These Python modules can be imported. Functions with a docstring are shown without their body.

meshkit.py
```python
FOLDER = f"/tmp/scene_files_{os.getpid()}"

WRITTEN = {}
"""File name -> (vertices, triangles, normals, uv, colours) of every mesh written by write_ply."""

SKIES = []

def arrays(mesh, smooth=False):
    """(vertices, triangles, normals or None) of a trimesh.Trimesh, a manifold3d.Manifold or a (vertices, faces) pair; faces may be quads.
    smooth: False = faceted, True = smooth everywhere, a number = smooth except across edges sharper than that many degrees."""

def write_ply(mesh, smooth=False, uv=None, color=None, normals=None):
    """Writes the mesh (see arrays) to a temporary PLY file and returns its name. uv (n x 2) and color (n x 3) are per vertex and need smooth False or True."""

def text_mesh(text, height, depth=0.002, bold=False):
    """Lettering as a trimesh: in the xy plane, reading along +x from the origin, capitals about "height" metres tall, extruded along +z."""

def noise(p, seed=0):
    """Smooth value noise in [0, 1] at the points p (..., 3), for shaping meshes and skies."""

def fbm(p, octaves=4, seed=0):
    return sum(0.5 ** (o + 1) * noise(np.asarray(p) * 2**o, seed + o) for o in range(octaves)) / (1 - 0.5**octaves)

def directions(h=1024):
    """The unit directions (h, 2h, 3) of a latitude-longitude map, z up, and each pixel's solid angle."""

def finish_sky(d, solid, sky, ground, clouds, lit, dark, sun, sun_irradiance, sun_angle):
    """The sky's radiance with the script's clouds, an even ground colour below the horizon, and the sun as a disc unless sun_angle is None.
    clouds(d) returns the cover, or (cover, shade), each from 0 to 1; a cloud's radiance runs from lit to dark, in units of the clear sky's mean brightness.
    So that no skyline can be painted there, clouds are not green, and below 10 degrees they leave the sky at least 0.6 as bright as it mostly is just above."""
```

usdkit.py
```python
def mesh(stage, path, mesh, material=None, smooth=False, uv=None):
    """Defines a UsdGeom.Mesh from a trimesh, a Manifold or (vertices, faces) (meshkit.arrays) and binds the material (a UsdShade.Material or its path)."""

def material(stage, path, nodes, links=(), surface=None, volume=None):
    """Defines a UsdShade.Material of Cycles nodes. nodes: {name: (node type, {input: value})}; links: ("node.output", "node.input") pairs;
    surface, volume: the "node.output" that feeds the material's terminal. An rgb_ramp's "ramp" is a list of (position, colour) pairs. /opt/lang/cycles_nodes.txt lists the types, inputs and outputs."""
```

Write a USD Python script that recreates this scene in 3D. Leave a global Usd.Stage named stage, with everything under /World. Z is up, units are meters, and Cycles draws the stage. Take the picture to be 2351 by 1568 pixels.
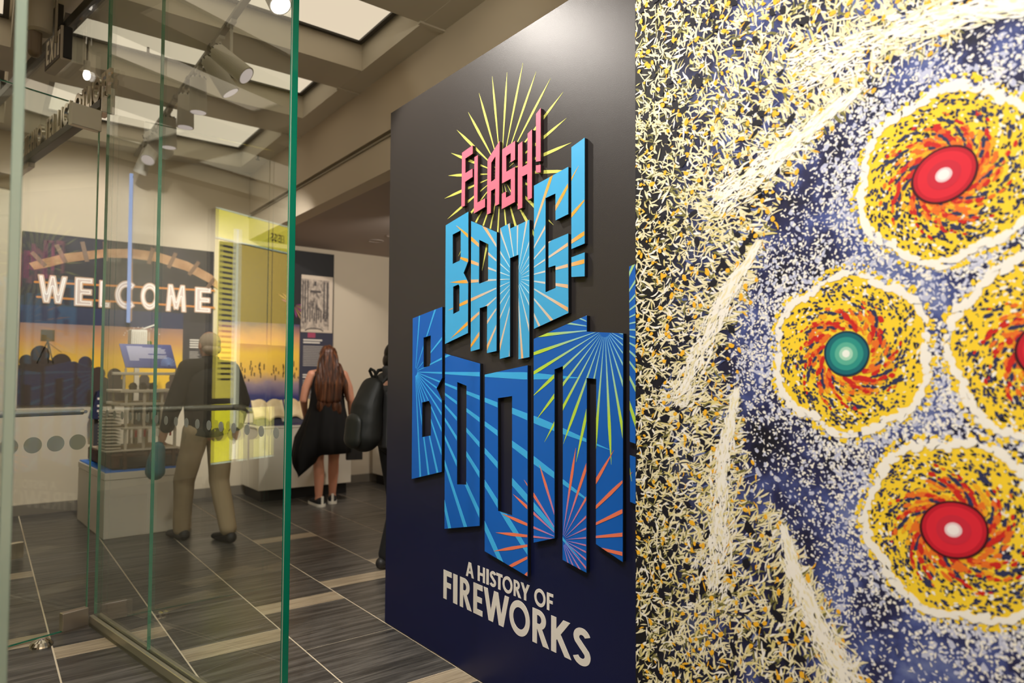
import math, random
import numpy as np, trimesh, shapely, manifold3d as m3
from shapely.geometry import Polygon, LineString, Point, box as sbox
from shapely.ops import unary_union
from shapely import affinity
import usdkit, meshkit
from pxr import Usd, UsdGeom, UsdLux, UsdShade, Gf, Sdf, Vt

stage = Usd.Stage.CreateInMemory()
UsdGeom.SetStageUpAxis(stage, UsdGeom.Tokens.z)
UsdGeom.SetStageMetersPerUnit(stage, 1.0)
W = UsdGeom.Xform.Define(stage, '/World'); stage.SetDefaultPrim(W.GetPrim())
rng = np.random.default_rng(7); random.seed(7)

# ------------------------------------------------------------------ camera
EYE = 1.35
FPX, YAW, PITCH, ROLL, CX, CY = 1561.3, 0.66158, 0.034687, 0.0055458, 1175.5, 809.1
_cy, _sy, _cp, _sp = math.cos(YAW), math.sin(YAW), math.cos(PITCH), math.sin(PITCH)
FWD = np.array([_sy*_cp, _cy*_cp, _sp]); _R = np.array([_cy, -_sy, 0.0]); _U = np.cross(_R, FWD)
RGT = _R*math.cos(ROLL) + _U*math.sin(ROLL); UPV = _U*math.cos(ROLL) - _R*math.sin(ROLL)
EYEP = np.array([0, 0, EYE])
def ray(x, y): return FWD + (x-CX)/FPX*RGT - (y-CY)/FPX*UPV
def onz(x, y, z=0.0): d = ray(x, y); return EYEP + d*((z-EYE)/d[2])
def onx(x, y, X): d = ray(x, y); return EYEP + d*(X/d[0])
def ony(x, y, Y): d = ray(x, y); return EYEP + d*(Y/d[1])
cam = UsdGeom.Camera.Define(stage, '/World/camera')
M = Gf.Matrix4d(*RGT, 0, *UPV, 0, *(-FWD), 0, *EYEP, 1)
cam.AddTransformOp().Set(M)
cam.CreateHorizontalApertureAttr(36.0); cam.CreateVerticalApertureAttr(36.0*1568/2351)
cam.CreateFocalLengthAttr(36.0*FPX/2351)
cam.CreateVerticalApertureOffsetAttr(36.0*25.1/2351)
cam.CreateClippingRangeAttr(Gf.Vec2f(0.05, 100))
cam.CreateFStopAttr(2.1); cam.CreateFocusDistanceAttr(2.75)
cam.CreateExposureAttr(0.0)

# ------------------------------------------------------------------ lights
def spot(name, pos, target, power, cone, color=(1, .88, .70), radius=.035, soft=.5):
    l = UsdLux.SphereLight.Define(stage, '/World/' + name)
    l.CreateRadiusAttr(radius); l.CreateIntensityAttr(power/(4*math.pi**2*radius**2)); l.CreateColorAttr(Gf.Vec3f(*color))
    sh = UsdLux.ShapingAPI.Apply(l.GetPrim()); sh.CreateShapingConeAngleAttr(cone); sh.CreateShapingConeSoftnessAttr(soft)
    p, t = Gf.Vec3d(*map(float, pos)), Gf.Vec3d(*map(float, target))
    mt = Gf.Matrix4d(); mt.SetLookAt(p, t, Gf.Vec3d(0, 0, 1) if abs(pos[0]-target[0])+abs(pos[1]-target[1]) > .01 else Gf.Vec3d(0, 1, 0))
    l.AddTransformOp().Set(mt.GetInverse())
    return l
KEY = 5.0
WARM = (1, .93, .85)
spot('spot_lamp_mural_high', (0.1, 1.2, 3.4), (1.66, 1.1, 1.5), 24*KEY, 58, (1, .96, .91))
spot('spot_lamp_mural_near', (-0.3, 0.0, 3.4), (1.66, 0.6, .75), 34*KEY, 58, (1, .96, .91))
spot('spot_lamp_panel_key', (0.86, 3.05, 3.5), (1.77, 2.45, 1.45), 30*KEY, 48, WARM, radius=.03)
spot('spot_lamp_panel_top', (1.12, 1.9, 3.5), (1.77, 1.95, 2.9), .6*KEY, 40, WARM)
spot('spot_lamp_back_wall_left', (0.75, 5.5, 3.3), (0.9, 8.0, 1.9), 46*KEY, 36, WARM)
spot('spot_lamp_back_wall_mid', (1.35, 5.0, 3.3), (2.5, 8.0, 1.75), 44*KEY, 26, WARM)
spot('spot_lamp_back_wall_right', (3.4, 5.2, 2.8), (3.9, 8.0, 1.4), 19*KEY, 50, WARM)
spot('spot_lamp_bulkhead', (0.5, 2.5, 3.4), (2.38, 3.5, 3.3), 5.0*KEY, 30, WARM, soft=1.0)
spot('spot_lamp_plinth', (1.0, 4.9, 3.2), (1.1, 6.7, 0.5), 12*KEY, 30, WARM)
spot('spot_lamp_entrance', (-.1, 2.3, 3.4), (0.3, 3.4, 0), 24*KEY, 45, (.95, .98, 1))
for k, (p, t, w) in enumerate((((-1.5, -2.6, 3.4), (-2.2, -5, 1.6), 110), ((1.0, -2.6, 3.4), (.8, -5, 1.6), 110), ((-3.0, 5.6, 3.4), (-3.4, 8, 1.8), 14), ((4.4, 3.5, 2.8), (6.5, 3.5, 1.2), 60))):
    spot(f'added_fill_lobby_{k}', p, t, w*KEY, 60, WARM, radius=.06)  # unseen fill, added to bounce ambient light off the outer walls

# ------------------------------------------------------------------ materials
def lin(c): return tuple(((v/255)/12.92 if v/255 <= .04045 else ((v/255+.055)/1.055)**2.4) for v in c)
LOOKS = {}
def mat(name, col, rough=.5, metal=0., spec=.5, bump=None, vary=None, **kw):
    """principled material; bump=(noise scale, strength, distance); vary=(other colour, noise scale)"""
    if name in LOOKS: return LOOKS[name]
    nodes = {'p': ('principled_bsdf', dict(base_color=lin(col), roughness=rough, metallic=metal, specular_ior_level=spec, **kw))}
    links = []
    if bump or vary: nodes['g'] = ('geometry', {})
    if vary:
        nodes['n'] = ('noise_texture', dict(scale=vary[1], detail=4.0)); links.append(('g.position', 'n.vector'))
        nodes['r'] = ('rgb_ramp', dict(ramp=[(.35, lin(col)), (.65, lin(vary[0]))])); links += [('n.fac', 'r.fac'), ('r.color', 'p.base_color')]
    if bump:
        nodes['bn'] = ('noise_texture', dict(scale=bump[0], detail=2.0)); links.append(('g.position', 'bn.vector'))
        nodes['b'] = ('bump', dict(strength=bump[1], distance=bump[2])); links += [('bn.fac', 'b.height'), ('b.normal', 'p.normal')]
    LOOKS[name] = usdkit.material(stage, '/World/Looks/' + name, nodes, links, surface='p.BSDF')
    return LOOKS[name]
def emit(name, col, strength):
    LOOKS[name] = usdkit.material(stage, '/World/Looks/' + name, {'e': ('emission', dict(color=lin(col), strength=strength))}, [], surface='e.emission')
    return LOOKS[name]
def glass(name, tint, f0=.045, smear=0.0):
    nodes = {'g': ('geometry', {}), 'd': ('vector_math', dict(math_type='dot_product')), 'a': ('math', dict(math_type='absolute')),
             's': ('math', dict(math_type='subtract', value1=1.0, use_clamp=True)), 'w': ('math', dict(math_type='power', value2=5.0)),
             'm': ('math', dict(math_type='multiply_add', value2=1-f0, value3=f0, use_clamp=True)),
             't': ('transparent_bsdf', dict(color=tint)), 'gl': ('glossy_bsdf', dict(color=(1, 1, 1), roughness=0.0)), 'x': ('mix_closure', {})}
    links = [('g.normal', 'd.vector1'), ('g.incoming', 'd.vector2'), ('d.value', 'a.value1'), ('a.value', 's.value2'), ('s.value', 'w.value1'), ('w.value', 'm.value1'),
             ('m.value', 'x.fac'), ('t.BSDF', 'x.closure1'), ('gl.BSDF', 'x.closure2')]
    LOOKS[name] = usdkit.material(stage, '/World/Looks/' + name, nodes, links, surface='x.closure')
    return LOOKS[name]

WALL = mat('wall_paint', (210, 197, 175), .85, bump=(220, .15, .002))
CEIL = mat('ceiling_paint', (206, 199, 182), .8)
SOFF = mat('soffit_paint', (172, 158, 148), .8)
LAY = emit('laylight_glow', (255, 236, 206), .78)
DARKM = mat('dark_metal', (58, 55, 50), .4, .6)
STEEL = mat('brushed_steel', (214, 210, 202), .32, 1.0)
STEELD = mat('patch_steel', (186, 176, 164), .35, .9)
GLASS = glass('clear_glass', (.965, .988, .972))
EDGE = mat('glass_edge_green', (10, 112, 86), .08, 0, .6); EDGEJ = mat('glass_joint_green', (84, 140, 112), .2, 0, .6)
EDGEL = mat('glass_edge_pale', (140, 155, 140), .15, 0, .6)
WHITE = mat('white_lacquer', (222, 214, 198), .5)
BLACK = mat('matt_black', (9, 8, 10), .6)
GREYF = mat('lamp_housing_grey', (186, 182, 172), .45)
INKW = mat('print_white', (228, 220, 208), .6)

# ------------------------------------------------------------------ object helpers
used, ORG = {}, {}
def numbered(parent, name):
    k = (parent, name); n = used.get(k, 0); used[k] = n + 1
    return f'{parent}/{name}' + (f'_{n:03d}' if n else '')
def put(prim, **kw):
    for k, v in kw.items():
        if v: prim.SetCustomDataByKey(k, v)
def thing(name, label, cat, loc=(0, 0, 0), group=None, kind=None, parent='/World'):
    p = numbered(parent, name); x = UsdGeom.Xform.Define(stage, p)
    base = ORG.get(parent, np.zeros(3)); loc = np.asarray(loc, float)
    x.AddTranslateOp().Set(Gf.Vec3d(*map(float, loc-base))); ORG[p] = loc
    put(x.GetPrim(), label=label, category=cat, group=group, kind=kind)
    return p
def tri(mesh):
    if hasattr(mesh, 'to_mesh'):
        q = mesh.to_mesh(); return trimesh.Trimesh(np.array(q.vert_properties[:, :3]), np.array(q.tri_verts), process=False)
    if isinstance(mesh, list): return trimesh.util.concatenate([tri(q) for q in mesh])
    if isinstance(mesh, tuple):
        f = np.asarray(mesh[1], int)
        if f.shape[1] == 4: f = np.vstack([f[:, [0, 1, 2]], f[:, [0, 2, 3]]])
        return trimesh.Trimesh(np.asarray(mesh[0], float), f, process=False)
    return mesh
def obj(name, mesh, material, parent='/World', smooth=False, **kw):
    """one Mesh prim; world coordinates in, the parent's base taken off"""
    t = tri(mesh); p = numbered(parent, name)
    t = trimesh.Trimesh(np.array(t.vertices) - ORG.get(parent, np.zeros(3)), np.array(t.faces), process=False)
    q = usdkit.mesh(stage, p, t, material, smooth=smooth)
    ORG[p] = ORG.get(parent, np.zeros(3)); put(q.GetPrim(), **kw)
    return p
def bx(x0, x1, y0, y1, z0, z1):
    b = trimesh.creation.box((abs(x1-x0), abs(y1-y0), abs(z1-z0))); b.apply_translation(((x0+x1)/2, (y0+y1)/2, (z0+z1)/2)); return b
def bev(x0, x1, y0, y1, z0, z1, r=.004):
    pts = [(sx, sy, sz) for sx in (0, 1) for sy in (0, 1) for sz in (0, 1)]
    v = []
    for a, b, c in pts:
        p = np.array([x1 if a else x0, y1 if b else y0, z1 if c else z0]); d = np.array([-1 if a else 1, -1 if b else 1, -1 if c else 1])*r
        v += [p+d*(0, 1, 1), p+d*(1, 0, 1), p+d*(1, 1, 0)]
    return trimesh.convex.convex_hull(np.array(v))
def frame(o, ax, up=(0, 0, 1)):
    """matrix whose local x = ax, z = up"""
    ax = np.asarray(ax, float)/np.linalg.norm(ax); up = np.asarray(up, float); yy = np.cross(up, ax); yy /= np.linalg.norm(yy); up = np.cross(ax, yy)
    m = np.eye(4); m[:3, 0], m[:3, 1], m[:3, 2], m[:3, 3] = ax, yy, up, o; return m
def xf(mesh, m): q = tri(mesh).copy(); q.apply_transform(m); return q
def cyl(a, b, r, n=20, r2=None):
    a, b = np.asarray(a, float), np.asarray(b, float); d = b-a; L = np.linalg.norm(d); d /= L
    s = np.array([1, 0, 0]) if abs(d[0]) < .9 else np.array([0, 1, 0]); u = np.cross(d, s); u /= np.linalg.norm(u); w = np.cross(d, u)
    t = np.linspace(0, 2*math.pi, n, endpoint=False); ring = np.cos(t)[:, None]*u + np.sin(t)[:, None]*w
    r2 = r if r2 is None else r2
    v = np.vstack([a+ring*r, b+ring*r2, a, b]); i = np.arange(n); j = (i+1) % n
    f = np.vstack([np.c_[i, j, i+n], np.c_[j, j+n, i+n], np.c_[j, i, 0*i+2*n], np.c_[i+n, j+n, 0*i+2*n+1]])
    return trimesh.Trimesh(v, f, process=False)
def tube(pts, r, n=12):
    return [cyl(pts[i], pts[i+1], r, n) for i in range(len(pts)-1)] + [xf(trimesh.creation.icosphere(2, r), trimesh.transformations.translation_matrix(p)) for p in pts[1:-1]]
def lathe(prof, at=(0, 0, 0), n=28):
    m = trimesh.creation.revolve(np.array(prof, float), sections=n); m.apply_translation(at); return m
def polys(g): return [q for q in getattr(g, 'geoms', [g]) if isinstance(q, Polygon) and q.area > 1e-9]
def extrude(g, h): return trimesh.util.concatenate([trimesh.creation.extrude_polygon(q, h, engine='earcut') for q in polys(g)])
def on_xplane(g, x0, x1):
    """polygon in (-y, z), seen from -x, extruded from x0 to x1"""
    m = extrude(g, x1-x0); v = np.array(m.vertices); f = np.array(m.faces)[:, ::-1]
    return trimesh.Trimesh(np.c_[x0+v[:, 2], -v[:, 0], v[:, 1]], f, process=False)
def on_yplane(g, y0, y1):
    """polygon in (x, z), seen from -y, extruded from y0 to y1"""
    m = extrude(g, y1-y0); v = np.array(m.vertices); f = np.array(m.faces)[:, ::-1]
    return trimesh.Trimesh(np.c_[v[:, 0], y0+v[:, 2], v[:, 1]], f, process=False)

# ------------------------------------------------------------------ glass vestibule frame of reference
A0 = np.array([.513, 4.311, 0.]); AD = np.array([.19, -1., 0]); AD /= np.linalg.norm(AD); AN = np.array([-AD[1], AD[0], 0])   # AD runs towards the viewer, AN to the gallery side
BD = np.array([-.386, -.13, 0]); BD /= np.linalg.norm(BD); BN = np.array([BD[1], -BD[0], 0])
def onA(x, y): d = ray(x, y); return EYEP + d*(((A0-EYEP) @ AN)/(d @ AN))
def slabA(s0, s1, n0, n1, z0, z1, r=0): return xf(bev(s0, s1, n0, n1, z0, z1, r) if r else bx(s0, s1, n0, n1, z0, z1), frame(A0, AD))
def slabB(s0, s1, n0, n1, z0, z1, r=0, o=A0, d=None): return xf(bev(s0, s1, n0, n1, z0, z1, r) if r else bx(s0, s1, n0, n1, z0, z1), frame(o, BD if d is None else d))
# NB frame(): local y = up x axis; for AD that is +x side -> gallery side

# ================================================================== the setting
YB, XW, ZB, ZS = 8.0, 2.381, 3.656, 2.897     # back wall, bulkhead wall, beam underside, soffit
# floor: grout bed with tiles and pale inlay strips
def tile_mat(name, c1, c2, c3, off):
    LOOKS[name] = usdkit.material(stage, '/World/Looks/'+name, {
        'g': ('geometry', {}), 'm': ('mapping', dict(scale=(1.1, 16, 1), location=off)), 'n': ('noise_texture', dict(scale=1.6, detail=6.0, roughness=.62, distortion=.35)),
        'm2': ('mapping', dict(scale=(3, 60, 1), location=off)), 'n2': ('noise_texture', dict(scale=1.5, detail=3.0)),
        'r': ('rgb_ramp', dict(ramp=[(.3, lin(c1)), (.47, lin(c2)), (.62, lin(c3))])), 'r2': ('rgb_ramp', dict(ramp=[(.35, (.75, .75, .75)), (.6, (1.1, 1.1, 1.1))])),
        'x': ('mix_color', dict(blend_type='multiply', fac=1.0)), 'p': ('principled_bsdf', dict(roughness=.3, specular_ior_level=.45)),
        'b': ('bump', dict(strength=.12, distance=.002))},
        [('g.position', 'm.vector'), ('m.vector', 'n.vector'), ('g.position', 'm2.vector'), ('m2.vector', 'n2.vector'), ('n.fac', 'r.fac'), ('n2.fac', 'r2.fac'),
         ('r.color', 'x.a'), ('r2.color', 'x.b'), ('x.result', 'p.base_color'), ('n2.fac', 'b.height'), ('b.normal', 'p.normal')], surface='p.BSDF')
    return LOOKS[name]
TILES = [tile_mat(f'floor_tile_{k}', (44, 42, 40), (74, 71, 67), (104, 100, 95), (k*3.7, k*11.3, 0)) for k in range(4)]
STRIP = tile_mat('inlay_strip', (150, 134, 112), (172, 155, 130), (188, 172, 148), (2, 5, 0))
GROUT = mat('grout', (222, 206, 180), .8)
fl = thing('floor', None, None, (0, 0, 0), kind='structure')
obj('grout_bed', bx(-6, 6.5, -5, YB, -.12, -.0022), GROUT, fl)
TW, T0 = .488, .308
starts = {-1: 4.163, 0: 5.30, 1: 3.487, 2: 2.51, 3: 4.147, 4: 3.05, 5: 4.6}
stuff_v = []
for k in range(-12, 13):
    x0, x1 = T0 + k*TW, T0 + (k+1)*TW
    y = starts.get(k, 2.6 + (k*k*.37+k*.53) % 1.45) - 5*1.40; n = 0
    while y < YB:
        for L, strip in ((.165, True), (.6175, False), (.6175, False)):
            if strip and y > 4.7 and not (k in (-1, 3) and y < 5.7): strip = False
            a, b = max(y, -5), min(y+L, YB); y += L
            if b-a < .03: continue
            tm = bev(x0+.0038, x1-.0038, a+.0034, b-.0034, -.02, 0, .0008)
            seen = 1.9 < b and -.9 < x0 < 4.3 and a > -.2
            if seen: obj('inlay_strip' if strip else 'tile', tm, STRIP if strip else TILES[(n*7+k*3) % 4], fl)
            else: stuff_v.append((strip, tm))
            n += 1
obj('tile_field', [q for s, q in stuff_v if not s], TILES[0], fl, kind='stuff')
obj('inlay_strip_field', [q for s, q in stuff_v if s], STRIP, fl, kind='stuff')

def struct(name, mesh, m, **kw): return obj(name, mesh, m, kind='structure', **kw)
struct('wall_back', bx(-6, 6.5, YB, YB+.15, -.1, 4.3), WALL)
struct('wall_left', bx(-6.15, -6, -5, YB, -.1, 4.3), mat('wall_umber', (96, 86, 74), .8))
struct('wall_rear', bx(-6, 6.5, -5.15, -5, -.1, 4.3), WALL)
struct('wall_far_right', bx(6.5, 6.65, -5, YB, -.1, 4.3), WALL)
wr = thing('wall_right', None, None, (XW, 3, 3), kind='structure')
obj('bulkhead', [bx(XW, XW+.14, -5, YB, 3.205, 4.1)], WALL, wr)
obj('bulkhead_lower', [bx(XW, XW+.14, -5, YB, ZS, 3.165)], WALL, wr)
obj('reveal_slot', bx(XW+.05, XW+.13, -5, YB, 3.16, 3.21), DARKM, wr)
obj('trim_rail', bx(XW-.012, XW+.05, -5, YB, 3.150, 3.166), mat('trim_beige', (150, 140, 120), .6), wr)
so = thing('soffit', None, None, (4.4, 3, ZS), kind='structure')
obj('soffit_board', bx(XW+.14, 6.5, -5, YB, ZS+.0, ZS+.1), SOFF, so)
for (px, py) in ((863, 553), (905, 541)):
    p = onz(px, py, ZS); obj('speaker_ring', lathe([(0.07, 0), (.082, -.006), (.09, 0)], (p[0], p[1], ZS)), SOFF, so)
struct('baseboard_back', bx(-6, 6.5, YB-.015, YB, 0, .1), mat('base_grey', (120, 112, 100), .6))

# ceiling: deck, beams and glowing laylights
ce = thing('ceiling', None, None, (0, 2, 3.9), kind='structure')
obj('deck', bx(-6, 6.5, -5, YB, 4.02, 4.2), CEIL, ce)
BAYY = [(-5, -4.4), (-4.0, -3.1), (-2.7, -1.8), (-1.37, -.5), (-.07, .8), (1.23, 2.1), (2.53, 3.4), (3.83, 4.72), (5.13, 5.93), (6.43, 7.78)]
BAYX = [(-5.75, -3.9), (-3.85, -2.0), (-1.74, .10), (.36, 2.215)]
for (xa, xb) in ((.10, .36), (-2.0, -1.74), (-3.9, -3.85), (2.215, XW), (-6, -5.75)):
    obj('long_beam', bx(xa, xb, -5, YB, ZB, 4.05), CEIL, ce)
for (ya, yb) in zip([b for a, b in BAYY], [a for a, b in BAYY[1:]] + [YB]):
    obj('cross_beam', bx(-6, XW-.02, ya, yb, ZB+.002, 4.04), CEIL, ce)
    obj('beam_joint', bx(2.19, XW-.001, yb-.028, yb+.004, ZB-.012, ZB+.05), CEIL, ce)
for (ya, yb) in BAYY[1:]:
    for xa, xb in BAYX[1:]:
        row = {6.43: 'farthest back, next to the back wall', 5.13: 'second from the back wall', 3.83: 'third from the back wall', 2.53: 'fourth from the back wall'}.get(ya)
        if not row:
            obj('laylight_diffuser', bx(xa+.05, xb-.03, ya+.03, yb-.03, 3.86, 3.875), LAY, ce); continue
        bay = {.36: 'bulkhead bay', -1.74: 'bay left of the track', -3.85: 'outer left bay'}[xa]
        g = thing('laylight', f'glowing ceiling light panel, {bay}, {row}', 'ceiling light', ((xa+xb)/2, (ya+yb)/2, 3.86))
        obj('diffuser', bx(xa+.07, xb-.05, ya+.05, yb-.05, 3.86, 3.875), LAY, g)
        for q in (bx(xa+.03, xa+.07, ya+.02, yb-.02, 3.845, 3.885), bx(xb-.05, xb-.015, ya+.02, yb-.02, 3.845, 3.885), bx(xa+.07, xb-.05, ya+.02, ya+.05, 3.845, 3.885), bx(xa+.07, xb-.05, yb-.05, yb-.02, 3.845, 3.885)):
            obj('frame_bar', q, DARKM, g)

# ================================================================== black title panel
XP = 1.77
PY0, PY1, PZ = 3.392, 1.40, 2.82
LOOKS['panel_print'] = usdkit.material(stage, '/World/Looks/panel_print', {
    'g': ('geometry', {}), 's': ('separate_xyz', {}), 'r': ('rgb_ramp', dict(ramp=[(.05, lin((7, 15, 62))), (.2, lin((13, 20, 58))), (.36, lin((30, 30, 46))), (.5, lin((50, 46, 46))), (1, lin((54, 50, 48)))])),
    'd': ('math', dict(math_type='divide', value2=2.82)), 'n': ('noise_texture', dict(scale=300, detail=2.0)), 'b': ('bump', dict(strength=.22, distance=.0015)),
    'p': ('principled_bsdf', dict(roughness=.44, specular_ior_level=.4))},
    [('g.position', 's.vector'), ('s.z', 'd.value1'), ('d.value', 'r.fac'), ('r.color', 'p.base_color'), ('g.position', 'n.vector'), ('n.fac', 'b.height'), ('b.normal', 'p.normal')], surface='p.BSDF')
pa = thing('title_panel', 'tall black display panel fading to navy, carrying the raised exhibition title', 'display panel', (XP+.08, 2.4, 0))
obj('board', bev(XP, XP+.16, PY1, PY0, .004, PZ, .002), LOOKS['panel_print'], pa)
obj('edge_strip', bx(XP+.01, XP+.15, PY0, PY0+.006, .004, PZ), mat('panel_edge', (70, 64, 58), .6), pa)

def ray_poly(c, ang, r0, r1, w, peak=.62):
    d = np.array([math.cos(ang), math.sin(ang)]); n = np.array([-d[1], d[0]]); c = np.asarray(c)
    rs = [(r0, .08), (r0+(r1-r0)*peak, 1.0), (r0+(r1-r0)*.8, .82), (r1, .04)]
    return Polygon([c+d*r+n*w*k/2 for r, k in rs] + [c+d*r-n*w*k/2 for r, k in rs[::-1]])
def fade(name, inner, outer, c, r0, r1, face):
    LOOKS[name] = usdkit.material(stage, '/World/Looks/'+name, {'g': ('geometry', {}), 'd': ('vector_math', dict(math_type='distance', vector2=(face, -c[0], c[1]))), 'm': ('map_range', dict(from_min=r0, from_max=r1, clamp=True)),
        'r': ('rgb_ramp', dict(ramp=[(0, lin(inner)), (1, lin(outer))])), 'p': ('principled_bsdf', dict(roughness=.5))}, [('g.position', 'd.vector1'), ('d.value', 'm.value'), ('m.result', 'r.fac'), ('r.color', 'p.base_color')], surface='p.BSDF')
    return LOOKS[name]
LIME = mat('print_lime', (214, 214, 104), .55); ORANGE = fade('print_orange', (190, 226, 240), (248, 172, 62), (-2.217, 1.756), .08, .40, 1.75); CYAN = mat('print_cyan', (62, 178, 236), .5)
LIME2 = fade('print_yellow_green', (120, 196, 236), (190, 224, 70), (-1.709, 1.52), .03, .32, 1.75); CORAL = fade('print_coral', (150, 128, 204), (240, 122, 88), (-1.931, .731), .03, .22, 1.75); PALE = mat('print_pale_blue', (196, 222, 235), .5)
rad = math.radians
c0 = (-2.357, 2.235)
for k in range(26): obj('ray', on_xplane(ray_poly(c0, rad(85+13.85*k), .05, .45+.012*((k*5) % 3-1), .0145), XP-.0008-.0001*(k % 2), XP), LIME, pa, label='lime ray printed behind the pink letters')

# lettering "A HISTORY OF FIREWORKS": geometric capitals, drawn in a box one unit high
def seg(*p, w=.2): return LineString(p).buffer(w/2, cap_style=2, join_style=2)
def arc(cx, cz, rx, rz, a0, a1, n=28): return [(cx+rx*math.cos(rad(a)), cz+rz*math.sin(rad(a))) for a in np.linspace(a0, a1, n)]
UNIT = sbox(-.5, 0, 2, 1)
def glyph(ch):
    w = .2
    if ch == 'I': return sbox(0, 0, w, 1)
    if ch == 'F': return unary_union([sbox(0, 0, w, 1), sbox(0, .82, .5, 1), sbox(0, .42, .46, .6)])
    if ch == 'E': return unary_union([sbox(0, 0, w, 1), sbox(0, .82, .5, 1), sbox(0, .41, .47, .59), sbox(0, 0, .5, .18)])
    if ch == 'L': return unary_union([sbox(0, 0, w, 1), sbox(0, 0, .5, .18)])
    if ch == 'H': return unary_union([sbox(0, 0, w, 1), sbox(.5, 0, .5+w, 1), sbox(0, .4, .6, .58)])
    if ch == 'T': return unary_union([sbox(.17, 0, .37, 1), sbox(0, .82, .54, 1)])
    if ch == 'A': return unary_union([seg((.1, -.1), (.42, 1.06), w=.19), seg((.74, -.1), (.42, 1.06), w=.19), sbox(.25, .24, .6, .4)]).intersection(sbox(-1, 0, 2, .985))
    if ch == 'O': return Polygon(arc(.52, .5, .53, .53, 0, 360, 48)).difference(Polygon(arc(.52, .5, .325, .325, 0, 360, 48)))
    if ch == 'C': return seg(*arc(.5, .5, .41, .41, 48, 312), w=.2)
    if ch == 'R':
        bowl = Polygon([(0, 1), (.26, 1)] + arc(.26, .715, .33, .285, 90, -90)[1:] + [(0, .43)])
        hole = Polygon([(w, .84), (.26, .84)] + arc(.26, .715, .13, .125, 90, -90)[1:] + [(w, .59)])
        return unary_union([sbox(0, 0, w, 1), bowl.difference(hole), Polygon([(.2, .46), (.42, .46), (.72, 0), (.46, 0)])])
    if ch == 'W': return unary_union([seg((.08, 1.1), (.37, -.05), w=.19), seg((.37, -.05), (.62, 1.0), w=.19), seg((.62, 1.0), (.87, -.05), w=.19), seg((.87, -.05), (1.16, 1.1), w=.19)]).intersection(sbox(-1, 0, 3, 1))
    if ch == 'M': return unary_union([seg((.1, -.1), (.2, 1), w=.19), seg((.2, .98), (.5, .1), w=.18), seg((.8, .98), (.5, .1), w=.18), seg((.9, -.1), (.8, 1), w=.19)]).intersection(sbox(-1, 0, 3, 1))
    if ch == 'K': return unary_union([sbox(0, 0, w, 1), seg((.12, .42), (.66, 1.08), w=.2), seg((.22, .6), (.7, -.08), w=.2)]).intersection(sbox(0, 0, 2, 1))
    if ch == 'Y': return unary_union([sbox(.27, 0, .47, .5), seg((.37, .42), (.04, 1.08), w=.2), seg((.37, .42), (.7, 1.08), w=.2)]).intersection(sbox(-1, 0, 2, 1))
    if ch == 'X': return unary_union([seg((.02, -.05), (.58, 1.05), w=.2), seg((.58, -.05), (.02, 1.05), w=.2)]).intersection(sbox(-1, 0, 2, 1))
    if ch == 'S':
        path = arc(.29, .735, .185, .175, 20, 215) + arc(.27, .27, .2, .185, 35, -160)
        return seg(*path, w=.185)
    return sbox(0, 0, .2, .2)
def word(spec, z0, z1, X):
    """spec: letters with the picture columns of their left and right edge; gives polygons on the panel plane"""
    out = []
    for ch, a, b in spec:
        g = glyph(ch); bb = g.bounds
        ua, ub = -onx(a, 1400, X)[1], -onx(b, 1400, X)[1]
        g = affinity.translate(g, -bb[0], 0); g = affinity.scale(g, (ub-ua)/(bb[2]-bb[0]), z1-z0, origin=(0, 0)); out.append(affinity.translate(g, ua, z0))
    return out
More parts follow.
